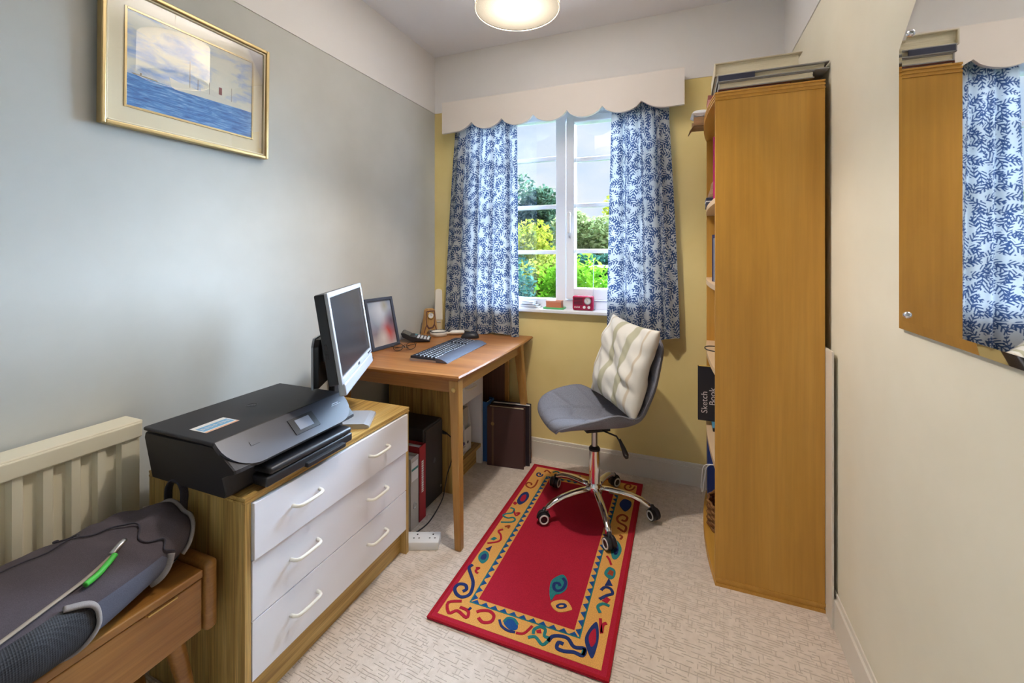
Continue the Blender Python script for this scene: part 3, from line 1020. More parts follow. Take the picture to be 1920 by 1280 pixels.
def painting_mat():
    m = mat('sea_painting', (0.5, 0.6, 0.8), 0.6)
    n, l, b = nodes(m)
    tc = n.new('ShaderNodeTexCoord')
    sp = n.new('ShaderNodeSeparateXYZ'); l.new(tc.outputs['Generated'], sp.inputs[0])
    v = coords(m, (1, 1.3, 2.2), kind='Generated')
    cl = noise_tex(m, v, 2.6, 6, 0.55, 0.4)
    sky = ramp(m, cl, [(0.34, (0.22, 0.36, 0.66)), (0.43, (0.48, 0.56, 0.68)), (0.53, (0.76, 0.75, 0.64)), (0.8, (0.86, 0.82, 0.68))])
    v2 = coords(m, (1, 3, 22), (0.12, 0, 0), kind='Generated')
    se = noise_tex(m, v2, 2.4, 6, 0.62, 0.5)
    sea = ramp(m, se, [(0.34, (0.02, 0.10, 0.36)), (0.5, (0.06, 0.24, 0.58)), (0.62, (0.20, 0.42, 0.70)), (0.76, (0.55, 0.68, 0.78))])
    hor = math_node(m, 'GREATER_THAN', sp.outputs[2], 0.335)
    l.new(mixcol(m, hor, sea, sky), b.inputs['Base Color'])
    return m
bm = B(); add_box(bm, (.0075, ay0, az0), (.0085, ay1, az1)); bmesh.ops.transform(bm, matrix=TM, verts=bm.verts)
art = part('painting', bm, painting_mat(), pc)
aw, ah = ay1 - ay0, az1 - az0
def art_poly(name, pl, material, lift=.0003):
    bm = B(); add_prism(bm, [(ay0 + u * aw, az0 + v * ah) for u, v in pl], 'x', .0085, .0085 + lift)
    bmesh.ops.transform(bm, matrix=TM, verts=bm.verts)
    return part(name, bm, material, art)
M_HULL = mat('paint_white_hull', (0.74, 0.72, 0.62), 0.6)
M_FUNNEL = mat('paint_dark_red', (0.25, 0.05, 0.04), 0.6)
M_INK = mat('paint_brown_line', (0.30, 0.24, 0.16), 0.6)
art_poly('ship_hull', [(.285, .435), (.30, .335), (.33, .315), (.86, .335), (.90, .375), (.86, .39), (.70, .385), (.50, .395), (.36, .41)], M_HULL)
art_poly('ship_cabins', [(.53, .395), (.53, .43), (.56, .43), (.56, .46), (.64, .46), (.64, .44), (.70, .44), (.70, .385)], M_HULL, .0004)
art_poly('ship_funnel', [(.685, .43), (.685, .52), (.712, .52), (.712, .43)], M_FUNNEL, .0005)
for u, h in ((.44, .70), (.505, .52), (.80, .56), (.60, .53)):
    art_poly('ship_mast', [(u, .39), (u, h), (u + .003, h), (u + .003, .39)], M_INK, .0005)
art_poly('distant_ship', [(.03, .352), (.04, .34), (.20, .338), (.205, .346)], M_INK, .0004)
art_poly('distant_ship', [(.085, .352), (.085, .372), (.095, .372), (.095, .352)], M_INK, .0004)
bm = B(); bm.faces.new([bm.verts.new((.0135, y, z)) for y, z in ((-hw + .0125, .0125), (hw - .0125, .0125), (hw - .0125, phh - .0125), (-hw + .0125, phh - .0125))]); bmesh.ops.transform(bm, matrix=TM, verts=bm.verts)
part('glass', bm, M_PICGLASS, pc)

# ================================================================ MIRROR
mr = thing('mirror', (XR, .9, 1.4), 'frameless cut-cornered mirror with chrome screw caps on the right wall', 'mirror')
M_MIRROR = mat('mirror_silver', (0.90, 0.91, 0.90), 0.015, 1.0)
my0, my1, mz0, mz1, mc = .30, 1.264, 1.067, 2.06, .0
ct = .30
outl = [(my0, mz0), (my1, mz0), (my1, 1.711), (1.043, 1.918), (.521, 1.918), (my0, 1.711)]
mcx, mcz = sum(p[0] for p in outl) / 6, sum(p[1] for p in outl) / 6
def shrink(pl, d):
    r = []
    n = len(pl)
    for i in range(n):
        p0, p1, p2 = Vector(pl[i - 1]), Vector(pl[i]), Vector(pl[(i + 1) % n])
        e0 = (p1 - p0).normalized(); e1 = (p2 - p1).normalized()
        n0 = Vector((-e0.y, e0.x)); n1 = Vector((-e1.y, e1.x))
        b = (n0 + n1)
        b = b / b.dot(n0)
        r.append(tuple(p1 + b * d))
    return r
bm = B()
i1 = shrink(outl, .020)
va = [bm.verts.new((XR - .004, y, z)) for y, z in outl]
vb = [bm.verts.new((XR - .0085, y, z)) for y, z in outl]
vc = [bm.verts.new((XR - .0105, y, z)) for y, z in i1]
for k in range(6):
    k2 = (k + 1) % 6
    bm.faces.new((va[k], va[k2], vb[k2], vb[k])); bm.faces.new((vb[k], vb[k2], vc[k2], vc[k]))
bm.faces.new(vc); bm.faces.new(va[::-1])
part('mirror_glass', bm, M_MIRROR, mr)
bm = B(); add_prism(bm, [(y, z) for y, z in shrink(outl, .004)], 'x', XR - .0038, XR - .0002); part('backing', bm, M_BLACK2, mr)
for y, z in ((1.203, 1.723), (1.219, 1.103), (.35, 1.103), (.35, 1.723)):
    bm = B(); add_lathe(bm, [(.008, 0), (.008, .003), (.0045, .007), (0, .008)], (0, 0, 0), 16, Matrix.Translation((XR - .0102, y, z)) @ Matrix.Rotation(-PI / 2, 4, 'Y'))
    part('screw_cap', bm, M_CHROME, mr, True)

# ================================================================ PENDANT LAMP
LX, LY, LZ0, LR, LH = -.5585, 1.465, 2.125, .153, .20
lp = thing('pendant_lamp', (LX, LY, LZ0), 'white drum pendant lampshade hanging from the ceiling', 'lamp')
M_SHADE = sheer_mat('lampshade_cloth', (0.085, 0.074, 0.058), 1.0, (1, 1, 1))
M_DIFF = sheer_mat('lamp_diffuser', (0.074, 0.067, 0.054), 0.30, (1.0, 0.98, 0.95))
M_SHRIM = mat('lampshade_rim', (0.80, 0.68, 0.48), 0.6)
bm = B(); add_lathe(bm, [(LR, 0), (LR, LH)], (LX, LY, LZ0), 64); part('shade', bm, M_SHADE, lp, True)
bm = B(); add_lathe(bm, [(0, .004), (LR - .002, .004)], (LX, LY, LZ0), 64); part('diffuser', bm, M_DIFF, lp, True)
for z in (0, LH):
    bm = B(); add_tube(bm, [(LX + LR * math.cos(a), LY + LR * math.sin(a), LZ0 + z) for a in [2 * PI * k / 64 for k in range(64)]], .0016, 6, True)
    part('rim', bm, M_SHRIM, lp, True)
bm = B()
for k in range(3):
    a = 2 * PI * k / 3
    add_tube(bm, [(LX, LY, LZ0 + LH - .02), (LX + LR * math.cos(a), LY + LR * math.sin(a), LZ0 + LH)], .0015, 6)
part('spider', bm, M_WHITE, lp)
bm = B(); add_cone(bm, (LX, LY, LZ0 + LH - .07), (LX, LY, LZ0 + LH), .018, .016, 20); part('bulb_holder', bm, M_WHITE, lp, 'auto')
bm = B(); add_tube(bm, [(LX, LY, LZ0 + LH), (LX, LY, ZC - .02)], .003, 8); part('cord', bm, M_WHITE, lp, True)
bm = B(); add_lathe(bm, [(0, -.028), (.03, -.026), (.045, -.006), (.046, 0), (0, 0)], (LX, LY, ZC), 32); part('ceiling_rose', bm, M_WHITE, lp, True)
ld = bpy.data.lights.new('lamp_bulb', 'POINT')
ld.energy = 64.0
ld.color = (1.0, 0.93, 0.86)
ld.shadow_soft_size = .035
lb = bpy.data.objects.new('lamp_bulb', ld); COL.objects.link(lb)
lb.location = (0, 0, .125)
lb.parent = lp

# ================================================================ RUG
RUGX, RUGY, RW, RL = -.808, 1.256, .611, 1.145
rg = thing('rug', (RUGX + RW / 2, RUGY + RL / 2, 0), 'red rug with an orange border of blue and teal folk motifs', 'rug')
def rug_mat(name, col):
    m = mat(name, col, 0.95, spec=0.1)
    n, l, b = nodes(m)
    v = coords(m)
    a = noise_tex(m, v, 320.0, 2, .7)
    l.new(ramp(m, a, [(0.3, tuple(c * .78 for c in col)), (0.7, tuple(min(1, c * 1.12) for c in col))]), b.inputs['Base Color'])
    bump(m, a, .5, .002)
    return m
RC = dict(red=rug_mat('rug_wool_red', (.46, .020, .045)), orange=rug_mat('rug_wool_orange', (.80, .41, .11)), navy=rug_mat('rug_wool_navy', (.025, .045, .17)),
          teal=rug_mat('rug_wool_teal', (.03, .22, .23)), rust=rug_mat('rug_wool_rust', (.34, .06, .025)), blue=rug_mat('rug_wool_blue', (.02, .09, .30)),
          edge=rug_mat('rug_wool_edge', (.40, .015, .025)))
RT = .0085
bm = B(); add_box(bm, (RUGX, RUGY, .0005), (RUGX + RW, RUGY + RL, RT), .004, 3)
part('pile', bm, RC['red'], rg)
def rp(u, v, dz):
    return (RUGX + u, RUGY + v, RT + dz)
def rug_ring(name, a, b, material, dz):
    bm = B()
    for lo, hi in (((a, a), (RW - a, b)), ((a, RL - b), (RW - a, RL - a)), ((a, b), (b, RL - b)), ((RW - b, b), (RW - a, RL - b))):
        add_box(bm, rp(lo[0], lo[1], -.001), rp(hi[0], hi[1], dz))
    return part(name, bm, material, rg)
rug_ring('bound_edge', .0, .010, RC['edge'], .0012)
rug_ring('border_band', .027, .132, RC['orange'], .0008)
rug_ring('teal_line', .1075, .1125, RC['teal'], .0014)
def rug_poly(name, pl, material, dz):
    bm = B()
    add_prism(bm, [(RUGX + u, RUGY + v) for u, v in pl], 'z', RT - .0005, RT + dz)
    return part(name, bm, material, rg)
# row of blue teeth on the inner side of the teal line
tri = []
nt = 25
for k in range(nt):
    t0, t1 = .1125 + (RL - .225) * (k + .08) / nt, .1125 + (RL - .225) * (k + .92) / nt
    tri.append([(.1115, t0), (.1115, t1), (.129, (t0 + t1) / 2 + .004)])
    tri.append([(RW - .1115, t0), (RW - .1115, t1), (RW - .129, (t0 + t1) / 2 + .004)])
ns = 11
for k in range(ns):
    t0, t1 = .1125 + (RW - .225) * (k + .08) / ns, .1125 + (RW - .225) * (k + .92) / ns
    tri.append([(t0, .1115), (t1, .1115), ((t0 + t1) / 2, .127)])
    tri.append([(t0, RL - .1115), (t1, RL - .1115), ((t0 + t1) / 2, RL - .127)])
for q in tri:
    rug_poly('tooth_motif', q, RC['blue'], .0014)
def smooth_line(p, sub=4):
    tab = [(i, *q) for i, q in enumerate(p)]
    return [catmull(tab, i / sub) for i in range((len(p) - 1) * sub + 1)]
for ci, kind, wd, pl in RUG_MOTIFS:
    if kind == 'p':
        dz = .0017 if ci in ('teal', 'blue', 'orange') else .0021
        c = (sum(p[0] for p in pl) / len(pl), sum(p[1] for p in pl) / len(pl))
        if ci == 'orange' and max(p[0] for p in pl) - min(p[0] for p in pl) < .03:
            dz = .0026
        if ci == 'red':
            dz = .0025
        if len(pl) >= 5:
            n_ = len(pl)
            ext = [pl[(i - 2) % n_] for i in range(n_ + 5)]
            tab = [(i, *q) for i, q in enumerate(ext)]
            pl = [catmull(tab, 2 + i / 4) for i in range(n_ * 4)]
        rug_poly('woven_motif', pl, RC[ci], dz)
    else:
        q = smooth_line(pl)
        w = .0042 * wd
        L, Rr = [], []
        for i in range(len(q)):
            d = Vector(q[min(i + 1, len(q) - 1)]) - Vector(q[max(i - 1, 0)])
            if d.length < 1e-6:
                d = Vector((1, 0))
            d.normalize()
            nn = Vector((-d.y, d.x)) * w
            L.append((q[i][0] + nn.x, q[i][1] + nn.y)); Rr.append((q[i][0] - nn.x, q[i][1] - nn.y))
        bm = B()
        z = RT + .0023
        va = [bm.verts.new((RUGX + a, RUGY + b, z)) for a, b in L]
        vb = [bm.verts.new((RUGX + a, RUGY + b, z)) for a, b in Rr]
        vc = [bm.verts.new((RUGX + a, RUGY + b, RT - .0005)) for a, b in L]
        vd = [bm.verts.new((RUGX + a, RUGY + b, RT - .0005)) for a, b in Rr]
        for i in range(len(q) - 1):
            bm.faces.new((va[i], va[i + 1], vb[i + 1], vb[i]))
            bm.faces.new((vc[i], vc[i + 1], va[i + 1], va[i]))
            bm.faces.new((vb[i], vb[i + 1], vd[i + 1], vd[i]))
        part('woven_motif', bm, RC[ci], rg)

# ================================================================ OFFICE CHAIR
CHX, CHY = -.392, 2.065
oc = thing('office_chair', (CHX, CHY, 0), 'grey fabric swivel chair on chrome five star base, standing on the rug', 'chair', local=True, rot=(0, 0, math.radians(214)))
CP = [  # s, x, z, half width, edge lift z, edge lift x
    (0.00, .232, .440, .120, .010, 0), (0.05, .230, .462, .165, .018, 0), (0.14, .185, .470, .210, .040, 0), (0.28, .090, .456, .232, .078, 0),
    (0.42, -.010, .446, .226, .098, 0), (0.53, -.100, .450, .204, .066, .014), (0.62, -.172, .480, .186, .036, .034), (0.70, -.215, .545, .182, .020, .044),
    (0.80, -.240, .640, .196, .0, .042), (0.90, -.262, .745, .200, .0, .040), (0.96, -.280, .815, .180, -.006, .034), (1.00, -.290, .850, .125, -.012, .024)]
def chair_mid(s, w):
    x, z, hw_, lz, lx = catmull(CP, s)
    return Vector((x + lx * w * w, hw_ * w, z + lz * w * w))
def chair_shell():
    bm = B()
    NU, NV = 110, 70
    def nrm(s, w):
        e = .004
        a = chair_mid(min(s + e, 1), w) - chair_mid(max(s - e, 0), w)
        b = chair_mid(s, min(w + e, 1)) - chair_mid(s, max(w - e, -1))
        n = b.cross(a)
        return n.normalized() if n.length > 0 else Vector((0, 0, 1))
    def thick(s, w, top):
        ew = max(0, 1 - abs(w) ** 5) ** .5
        es = max(0, 1 - abs(2 * s - 1) ** 16) ** .5
        t = (.020 if top else .024) * ew * es
        if top:
            g = 0
            # seams: two running back from the front edge and bending to the middle, chevrons across
            for w0 in (-.36, .36):
                wc = w0 * (1 - .0 * s)
                g = max(g, math.exp(-((w - wc) / .022) ** 2) * (1 if s < .60 else 0))
            for s0 in (.30, .50):
                sc_ = s0 - .16 * abs(abs(w) - .36)
                g = max(g, math.exp(-((s - sc_) / .010) ** 2))
            for s0 in (.74, .88):
                g = max(g, math.exp(-((s - s0 + .05 * abs(w)) / .009) ** 2))
            t -= .010 * g * ew * es
        return t
    def mk(top):
        sg = 1 if top else -1
        def f(u, v):
            s, w = u, 2 * v - 1
            w = math.copysign(1 - (1 - abs(w)) ** 1.25, w) if abs(w) < 1 else w
            p = chair_mid(s, w)
            return p + nrm(s, w) * sg * thick(s, w, top)
        return f
    add_grid(bm, mk(True), NU, NV)
    add_grid(bm, mk(False), NU, NV)
    bmesh.ops.remove_doubles(bm, verts=bm.verts, dist=.0006)
    return bm
# the normal above must point up on the seat
part('seat_shell', chair_shell(), M_SEAT, oc, True)
bm = B(); add_tube(bm, [chair_mid(k / 60, 1) for k in range(61)] + [chair_mid(1, 1 - 2 * k / 20) for k in range(1, 20)] + [chair_mid(1 - k / 60, -1) for k in range(61)] + [chair_mid(0, -1 + 2 * k / 20) for k in range(1, 20)], .0042, 8, True)
part('piping', bm, M_SEAT, oc, True)
bm = B()
add_box(bm, (-.06, -.05, .404), (.06, .05, .418), .004)
add_box(bm, (-.04, -.03, .418), (.04, .03, .432))
part('seat_plate', bm, M_BLACK2, oc)
bm = B(); add_cone(bm, (0, 0, .29), (0, 0, .412), .014, .014, 24); part('gas_piston', bm, M_STEEL, oc, 'auto')
bm = B()
add_lathe(bm, [(.0255, .125), (.0255, .305), (.0215, .3055), (.0215, .13)], (0, 0, 0), 32); part('gas_sleeve', bm, M_CHROME, oc, 'auto')
bm = B(); add_lathe(bm, [(.0, .322), (.017, .322), (.0215, .318), (.0265, .312), (.0265, .303), (.0, .303)], (0, 0, 0), 32); part('sleeve_collar', bm, M_BLACK, oc, 'auto')
bm = B(); add_lathe(bm, [(.0, .085), (.030, .085), (.036, .095), (.036, .135), (.031, .148), (.0, .148)], (0, 0, 0), 32); part('hub', bm, M_CHROME, oc, 'auto')
bm = B()
lv0 = Vector((-.02, .05, .412))
add_tube(bm, [lv0, lv0 + Vector((-.045, .05, -.01)), lv0 + Vector((-.055, .062, -.03))], .004, 8)
add_tube(bm, [lv0 + Vector((-.054, .06, -.02)), lv0 + Vector((-.066, .075, -.055)), lv0 + Vector((-.075, .084, -.085)), lv0 + Vector((-.078, .088, -.098))], [.006, .010, .013, .007], 12)
part('lever', bm, M_BLACK, oc, True)
M_WHEELWHITE = mat('castor_white_ring', (.75, .74, .72), .4)
for k in range(5):
    a = math.radians(6 + 72 * k - 214)
    ca, sa = math.cos(a), math.sin(a)
    bm = B()
    arcp = [(.025, .122), (.07, .121), (.12, .117), (.17, .109), (.21, .097), (.24, .081), (.258, .066)]
    add_tube(bm, [(r * ca, r * sa, z) for r, z in arcp], [.0175, .017, .0165, .016, .0155, .0145, .0135], 14, flat=.85)
    part('base_leg', bm, M_CHROME, oc, True)
    # twin-wheel castor
    cr = .268
    cx, cy = cr * ca, cr * sa
    wa = a + math.radians([40, 65, 20, 75, 110][k])
    wx, wy = math.cos(wa), math.sin(wa)      # axle direction
    tx, ty = -wy, wx
    bm = B()
    for s in (-1, 1):
        o1 = Vector((cx + wx * .004 * s, cy + wy * .004 * s, .0375)); o2 = Vector((cx + wx * .021 * s, cy + wy * .021 * s, .0375))
        add_cone(bm, o1, o2, .0262, .0248, 24)
    part_c = part('castor', bm, M_BLACK, oc, 'auto')
    bm = B()
    for s in (-1, 1):
        pts = []
        for q in range(24):
            b = 2 * PI * q / 24
            pts.append((cx + wx * .0212 * s + tx * .0185 * math.cos(b), cy + wy * .0212 * s + ty * .0185 * math.cos(b), .0375 + .0185 * math.sin(b)))
        add_tube(bm, pts, .0036, 8, True)
    part('castor_ring', bm, M_WHEELWHITE, part_c, True)
    bm = B()
    add_cone(bm, (cx, cy, .05), (cx - .008 * ca, cy - .008 * sa, .078), .011, .010, 14)
    for q in range(9):
        pass
    hood = []
    for q in range(11):
        b = PI * q / 10
        hood.append((cx + tx * .0285 * math.cos(b), cy + ty * .0285 * math.cos(b), .0385 + .0285 * math.sin(b)))
    add_tube(bm, hood, .0105, 8, flat=.3)
    part('castor_hood', bm, M_BLACK2, part_c, True)

# ================================================================ CUSHION
def cushion_mat():
    m = mat('cushion_striped_linen', (.78, .74, .64), .9, spec=.1)
    n, l, b = nodes(m)
    tc = n.new('ShaderNodeTexCoord')
    sp = n.new('ShaderNodeSeparateXYZ'); l.new(tc.outputs['UV'], sp.inputs[0])
    r = n.new('ShaderNodeValToRGB'); r.color_ramp.interpolation = 'LINEAR'
    e = r.color_ramp.elements
    iv, sg, bg = (.78, .75, .68, 1), (.50, .48, .34, 1), (.64, .55, .42, 1)
    st = [(0, iv), (.10, iv), (.11, bg), (.13, bg), (.14, iv), (.34, iv), (.355, sg), (.43, sg), (.445, iv), (.62, iv), (.635, sg), (.74, sg), (.755, iv), (.88, iv), (.89, bg), (.91, bg), (.92, iv)]
    while len(e) < len(st):
        e.new(.5)
    for i, (p, c) in enumerate(st):
        e[i].position = p; e[i].color = c
    l.new(sp.outputs[0], r.inputs[0]); l.new(r.outputs[0], b.inputs['Base Color'])
    v = coords(m)
    bump(m, noise_tex(m, v, 500, 2), .25, .001)
    return m
def cushion_mesh(w, h, th, seed):
    bm = B()
    uvl = bm.loops.layers.uv.new('UVMap')
    rnd = random.Random(seed)
    of = Vector((rnd.uniform(0, 9), rnd.uniform(0, 9), rnd.uniform(0, 9)))
    def f(sgn):
        def g(u, v):
            a, b = 2 * u - 1, 2 * v - 1
            # sides draw in between the pointed corners
            x = a * w / 2 * (1 - .07 * (1 - b * b)); y = b * h / 2 * (1 - .07 * (1 - a * a))
            t = ((1 - a ** 4) * (1 - b ** 4)) ** .5
            wr = noise.noise(Vector((a * 1.6 + b * .8, b * 2.6, sgn)) + of) * .026 + noise.noise(Vector((a * 4 + b * 3, b * 3.2, sgn * 3)) + of) * .012
            z = sgn * (th * t + wr * t)
            # a crease where it is bent against the back rest
            z -= .018 * math.exp(-((b + .12 + .35 * a) / .10) ** 2) * t * (1 if sgn > 0 else 0) * (.4 + .6 * u)
            return (x, y, z)
        return g
    add_grid(bm, f(1), 56, 56, uvl, lambda u, v: (u, v))
    add_grid(bm, f(-1), 56, 56, uvl, lambda u, v: (u, v))
    bmesh.ops.remove_doubles(bm, verts=bm.verts, dist=.0004)
    return bm
e1 = Vector((.62, -.78, -.06)).normalized()
e2 = Vector((.161, -.03, .365)); e2 = (e2 - e1 * e2.dot(e1)).normalized()
e3 = e1.cross(e2)
cu = solo('cushion', cushion_mesh(.40, .415, .062, 4), cushion_mat(), (0, 0, 0), True)
cu.matrix_world = Matrix(((e1.x, e2.x, e3.x, -.270), (e1.y, e2.y, e3.y, 2.135), (e1.z, e2.z, e3.z, .712), (0, 0, 0, 1)))
tag(cu, 'cream cushion with sage stripes propped on the grey chair', 'cushion')

# ================================================================ PRINTER
pr = thing('printer', (-1.25, .97, CH), 'black inkjet printer with a sticker on its lid, on the chest', 'printer')
PA, PB = .752, 1.192           # along y
z0 = CH + .004
def printer_body():
    bm = B()
    prof = [(-1.405, z0), (-1.418, z0 + .118), (-1.412, z0 + .132), (-1.13, z0 + .136), (-1.105, z0 + .128), (-1.052, z0 + .083), (-1.050, z0 + .074), (-1.075, z0 + .066), (-1.10, z0 + .055), (-1.092, z0 + .01), (-1.100, z0)]
    # sections along y: rounded, tapering to the foot
    ys = [(PA, .972), (PA + .004, .985), (PA + .014, .995), (PA + .03, 1), (PB - .03, 1), (PB - .014, .995), (PB - .004, .985), (PB, .972)]
    xm = -1.24
    rings = []
    for y, k in ys:
        r = []
        for x, z in prof:
            dz = (z - z0)
            yy = y + (.014 * (1 - dz / .136) * (1 if y < .97 else -1)) * 1.0
            r.append(bm.verts.new((xm + (x - xm) * k, yy, z0 + dz * (k if dz > .1 else 1))))
        rings.append(r)
    n = len(prof)
    for a, b in zip(rings, rings[1:]):
        for i in range(n):
            bm.faces.new((a[i], a[(i + 1) % n], b[(i + 1) % n], b[i]))
    bm.faces.new(rings[0]); bm.faces.new(rings[-1][::-1])
    return bm
part('body', printer_body(), M_BLACK2, pr)
bm = B(); add_box(bm, (-1.414, PA - .003, z0 + .1355), (-1.122, PB + .003, z0 + .1465), .005, 3); lid = part('scanner_lid', bm, M_BLACK2, pr, 'auto')
# sloping control panel with rounded lower corners
def slope_frame():
    o = Vector((-1.120, 0, z0 + .1450)); d = Vector((-1.046, 0, z0 + .078)) - o
    L = d.length
    d.normalize()
    nn = Vector((-d.z, 0, d.x)); nn = nn if nn.z > 0 else -nn
    return o, d, nn, L
so, sdv, snn, SL = slope_frame()
def slope_prism(bm, pl, h0, h1):
    f0 = [bm.verts.new(so + sdv * b + snn * h0 + Vector((0, a, 0))) for a, b in pl]
    f1 = [bm.verts.new(so + sdv * b + snn * h1 + Vector((0, a, 0))) for a, b in pl]
    n = len(pl)
    bm.faces.new(f0); bm.faces.new(f1[::-1])
    for k in range(n):
        bm.faces.new((f0[k], f0[(k + 1) % n], f1[(k + 1) % n], f1[k]))
pl = [(PA, 0), (PB, 0)]
for k in range(9):
    t = k / 8 * PI / 2
    pl.append((PB - .075 + .075 * math.cos(t), SL - .075 + .075 * math.sin(t)))
for k in range(9):
    t = k / 8 * PI / 2
    pl.append((PA + .085 - .085 * math.sin(t), SL - .085 + .085 * math.cos(t)))
bm = B(); slope_prism(bm, pl, -.012, .002); cpn = part('control_panel', bm, M_GREYBLUE, pr)
ym = 1.0
bm = B(); slope_prism(bm, [(ym - .045, .022), (ym + .045, .022), (ym + .045, .076), (ym - .045, .076)], .001, .0045); sc_ = part('screen_surround', bm, M_BLACK, cpn)
bm = B(); slope_prism(bm, [(ym - .026, .031), (ym + .026, .031), (ym + .026, .066), (ym - .026, .066)], .004, .0052)
part('touch_screen', bm, mat('printer_screen', (.30, .33, .40), .2), sc_)
bm = B(); slope_prism(bm, [(.826, .035), (.852, .035), (.852, .048), (.826, .048)], .0015, .0032); part('power_button', bm, M_GREYBLUE, cpn)
M_MARK = mat('pale_print', (.55, .58, .64), .5)
bm = B()
for q, (a, b, w, h) in enumerate(((1.128, .028, .026, .0022), (1.122, .034, .040, .0014))):
    slope_prism(bm, [(a, b), (a + w, b), (a + w, b + h), (a, b + h)], .0018, .0024)
part('model_lettering', bm, M_MARK, cpn)
# output tray
bm = B(); add_box(bm, (-1.14, .838, z0 + .002), (-1.040, 1.163, z0 + .030), .006, 3); part('paper_drawer', bm, M_BLACK, pr, 'auto')
bm = B(); add_box(bm, (-1.14, .846, z0 + .032), (-1.036, 1.157, z0 + .052), .009, 3); part('output_tray', bm, M_BLACK, pr, 'auto')
bm = B(); add_box(bm, (-1.045, .965, z0 + .0), (-1.028, 1.12, z0 + .014), .003); part('tray_lip', bm, M_BLACK, pr)
# lid emblem, embossed
bm = B(); add_lathe(bm, [(.017, .0), (.017, .0006), (.0155, .0006), (.0155, .0)], (-1.289, .984, z0 + .1466), 32)
part('lid_emblem', bm, M_BLACK, lid)
text_part('lid_letters', 'hp', .024, M_GREYBLUE, lid, Matrix.Translation((-1.282, .9725, z0 + .1467)) @ Matrix.Rotation(PI / 2, 4, 'Z'), .0002)
# sticker
M_STKBLUE = mat('sticker_blue', (.17, .42, .68), .5)
M_STKORG = mat('sticker_orange', (.80, .42, .26), .5)
st = solo('sticker', B(), None, (-1.18, .82, z0 + .147))
bpy.data.objects.remove(st, do_unlink=True)
sm = Matrix.Translation((-1.236, .832, z0 + .1468)) @ Matrix.Rotation(math.radians(91), 4, 'Z')
def sticker_bm(x0, x1, y0_, y1_, h0, h1):
    bm = B(); add_box(bm, (x0, y0_, h0), (x1, y1_, h1)); bmesh.ops.transform(bm, matrix=sm, verts=bm.verts); return bm
sk = part('sticker', sticker_bm(-.048, .048, -.034, .034, 0, .0004), M_PAPER, pr)
part('sticker_rule', sticker_bm(-.047, .047, -.0335, -.026, .0003, .0006), M_STKORG, sk)
part('sticker_panel', sticker_bm(-.044, .044, -.020, .016, .0003, .0006), M_STKBLUE, sk)
bm = B()
for x in (-.040, -.029, -.018, .009, .020, .031):
    add_box(bm, (x, -.008, .0005), (x + .008, -.006, .0009)); add_box(bm, (x + .006, -.008, .0005), (x + .008, .005, .0009)); add_box(bm, (x, .003, .0005), (x + .008, .005, .0009))
    add_box(bm, (x, -.002, .0005), (x + .008, 0, .0009))
add_box(bm, (-.008, -.003, .0005), (.006, .0, .0009)); add_box(bm, (-.003, -.008, .0005), (.0, .005, .0009))
bmesh.ops.transform(bm, matrix=sm, verts=bm.verts)
part('sticker_print', bm, M_PAPER, sk)

# ================================================================ MONITOR
mang = math.atan2(.265, .476)            # turn of the screen towards the desk
mo = thing('monitor', (-1.150, 1.262, CH), 'silver framed flat computer monitor standing behind the printer', 'monitor', local=True, rot=(0, 0, mang + math.radians(0)))
# local: +x = towards viewer of the screen, y = along its width (negative = near end)
mt = Matrix.Translation((0, 0, .365)) @ Matrix.Rotation(math.radians(-9), 4, 'Y')
def mbox(lo, hi, bev=.003, seg=2):
    bm = B(); add_box(bm, lo, hi, bev, seg); bmesh.ops.transform(bm, matrix=mt, verts=bm.verts); return bm
MW, MH = .240, .146
part('back_shell', mbox((-.026, -MW, -MH), (.008, MW, MH), .005), M_BLACK, mo)
bm = B()
for lo, hi in (((.006, -MW - .002, -MH - .002), (.018, -MW + .016, MH + .002)), ((.006, MW - .016, -MH - .002), (.018, MW + .002, MH + .002)),
               ((.006, -MW, MH - .016), (.018, MW, MH + .002)), ((.006, -MW, -MH - .002), (.018, MW, -MH + .018))):
    add_box(bm, lo, hi, .003)
bmesh.ops.transform(bm, matrix=mt, verts=bm.verts)
part('bezel', bm, M_SILVER, mo)
part('screen', mbox((.006, -MW + .014, -MH + .016), (.0125, MW - .014, MH - .014), 0), M_SCREEN, mo)
sb = part('speaker_bar', mbox((-.002, -MW + .012, -MH - .040), (.022, MW - .020, -MH - .001), .005), M_SILVER, mo)
part('maker_badge', mbox((.0182, -.012, -MH + .004), (.0192, .012, -MH + .013), 0), M_BLACK, mo)
for k in range(4):
    part('button', mbox((.0178, MW - .075 + .014 * k, -MH + .005), (.0192, MW - .066 + .014 * k, -MH + .011), .0005), M_BLACK, mo)
bm = B()
for k in range(2):
    add_box(bm, (-.020, -MW - .0010, -.06 + .03 * k), (-.010, -MW + .002, -.042 + .03 * k), .001)
bmesh.ops.transform(bm, matrix=mt, verts=bm.verts); part('side_port', bm, M_BLACK2, mo)
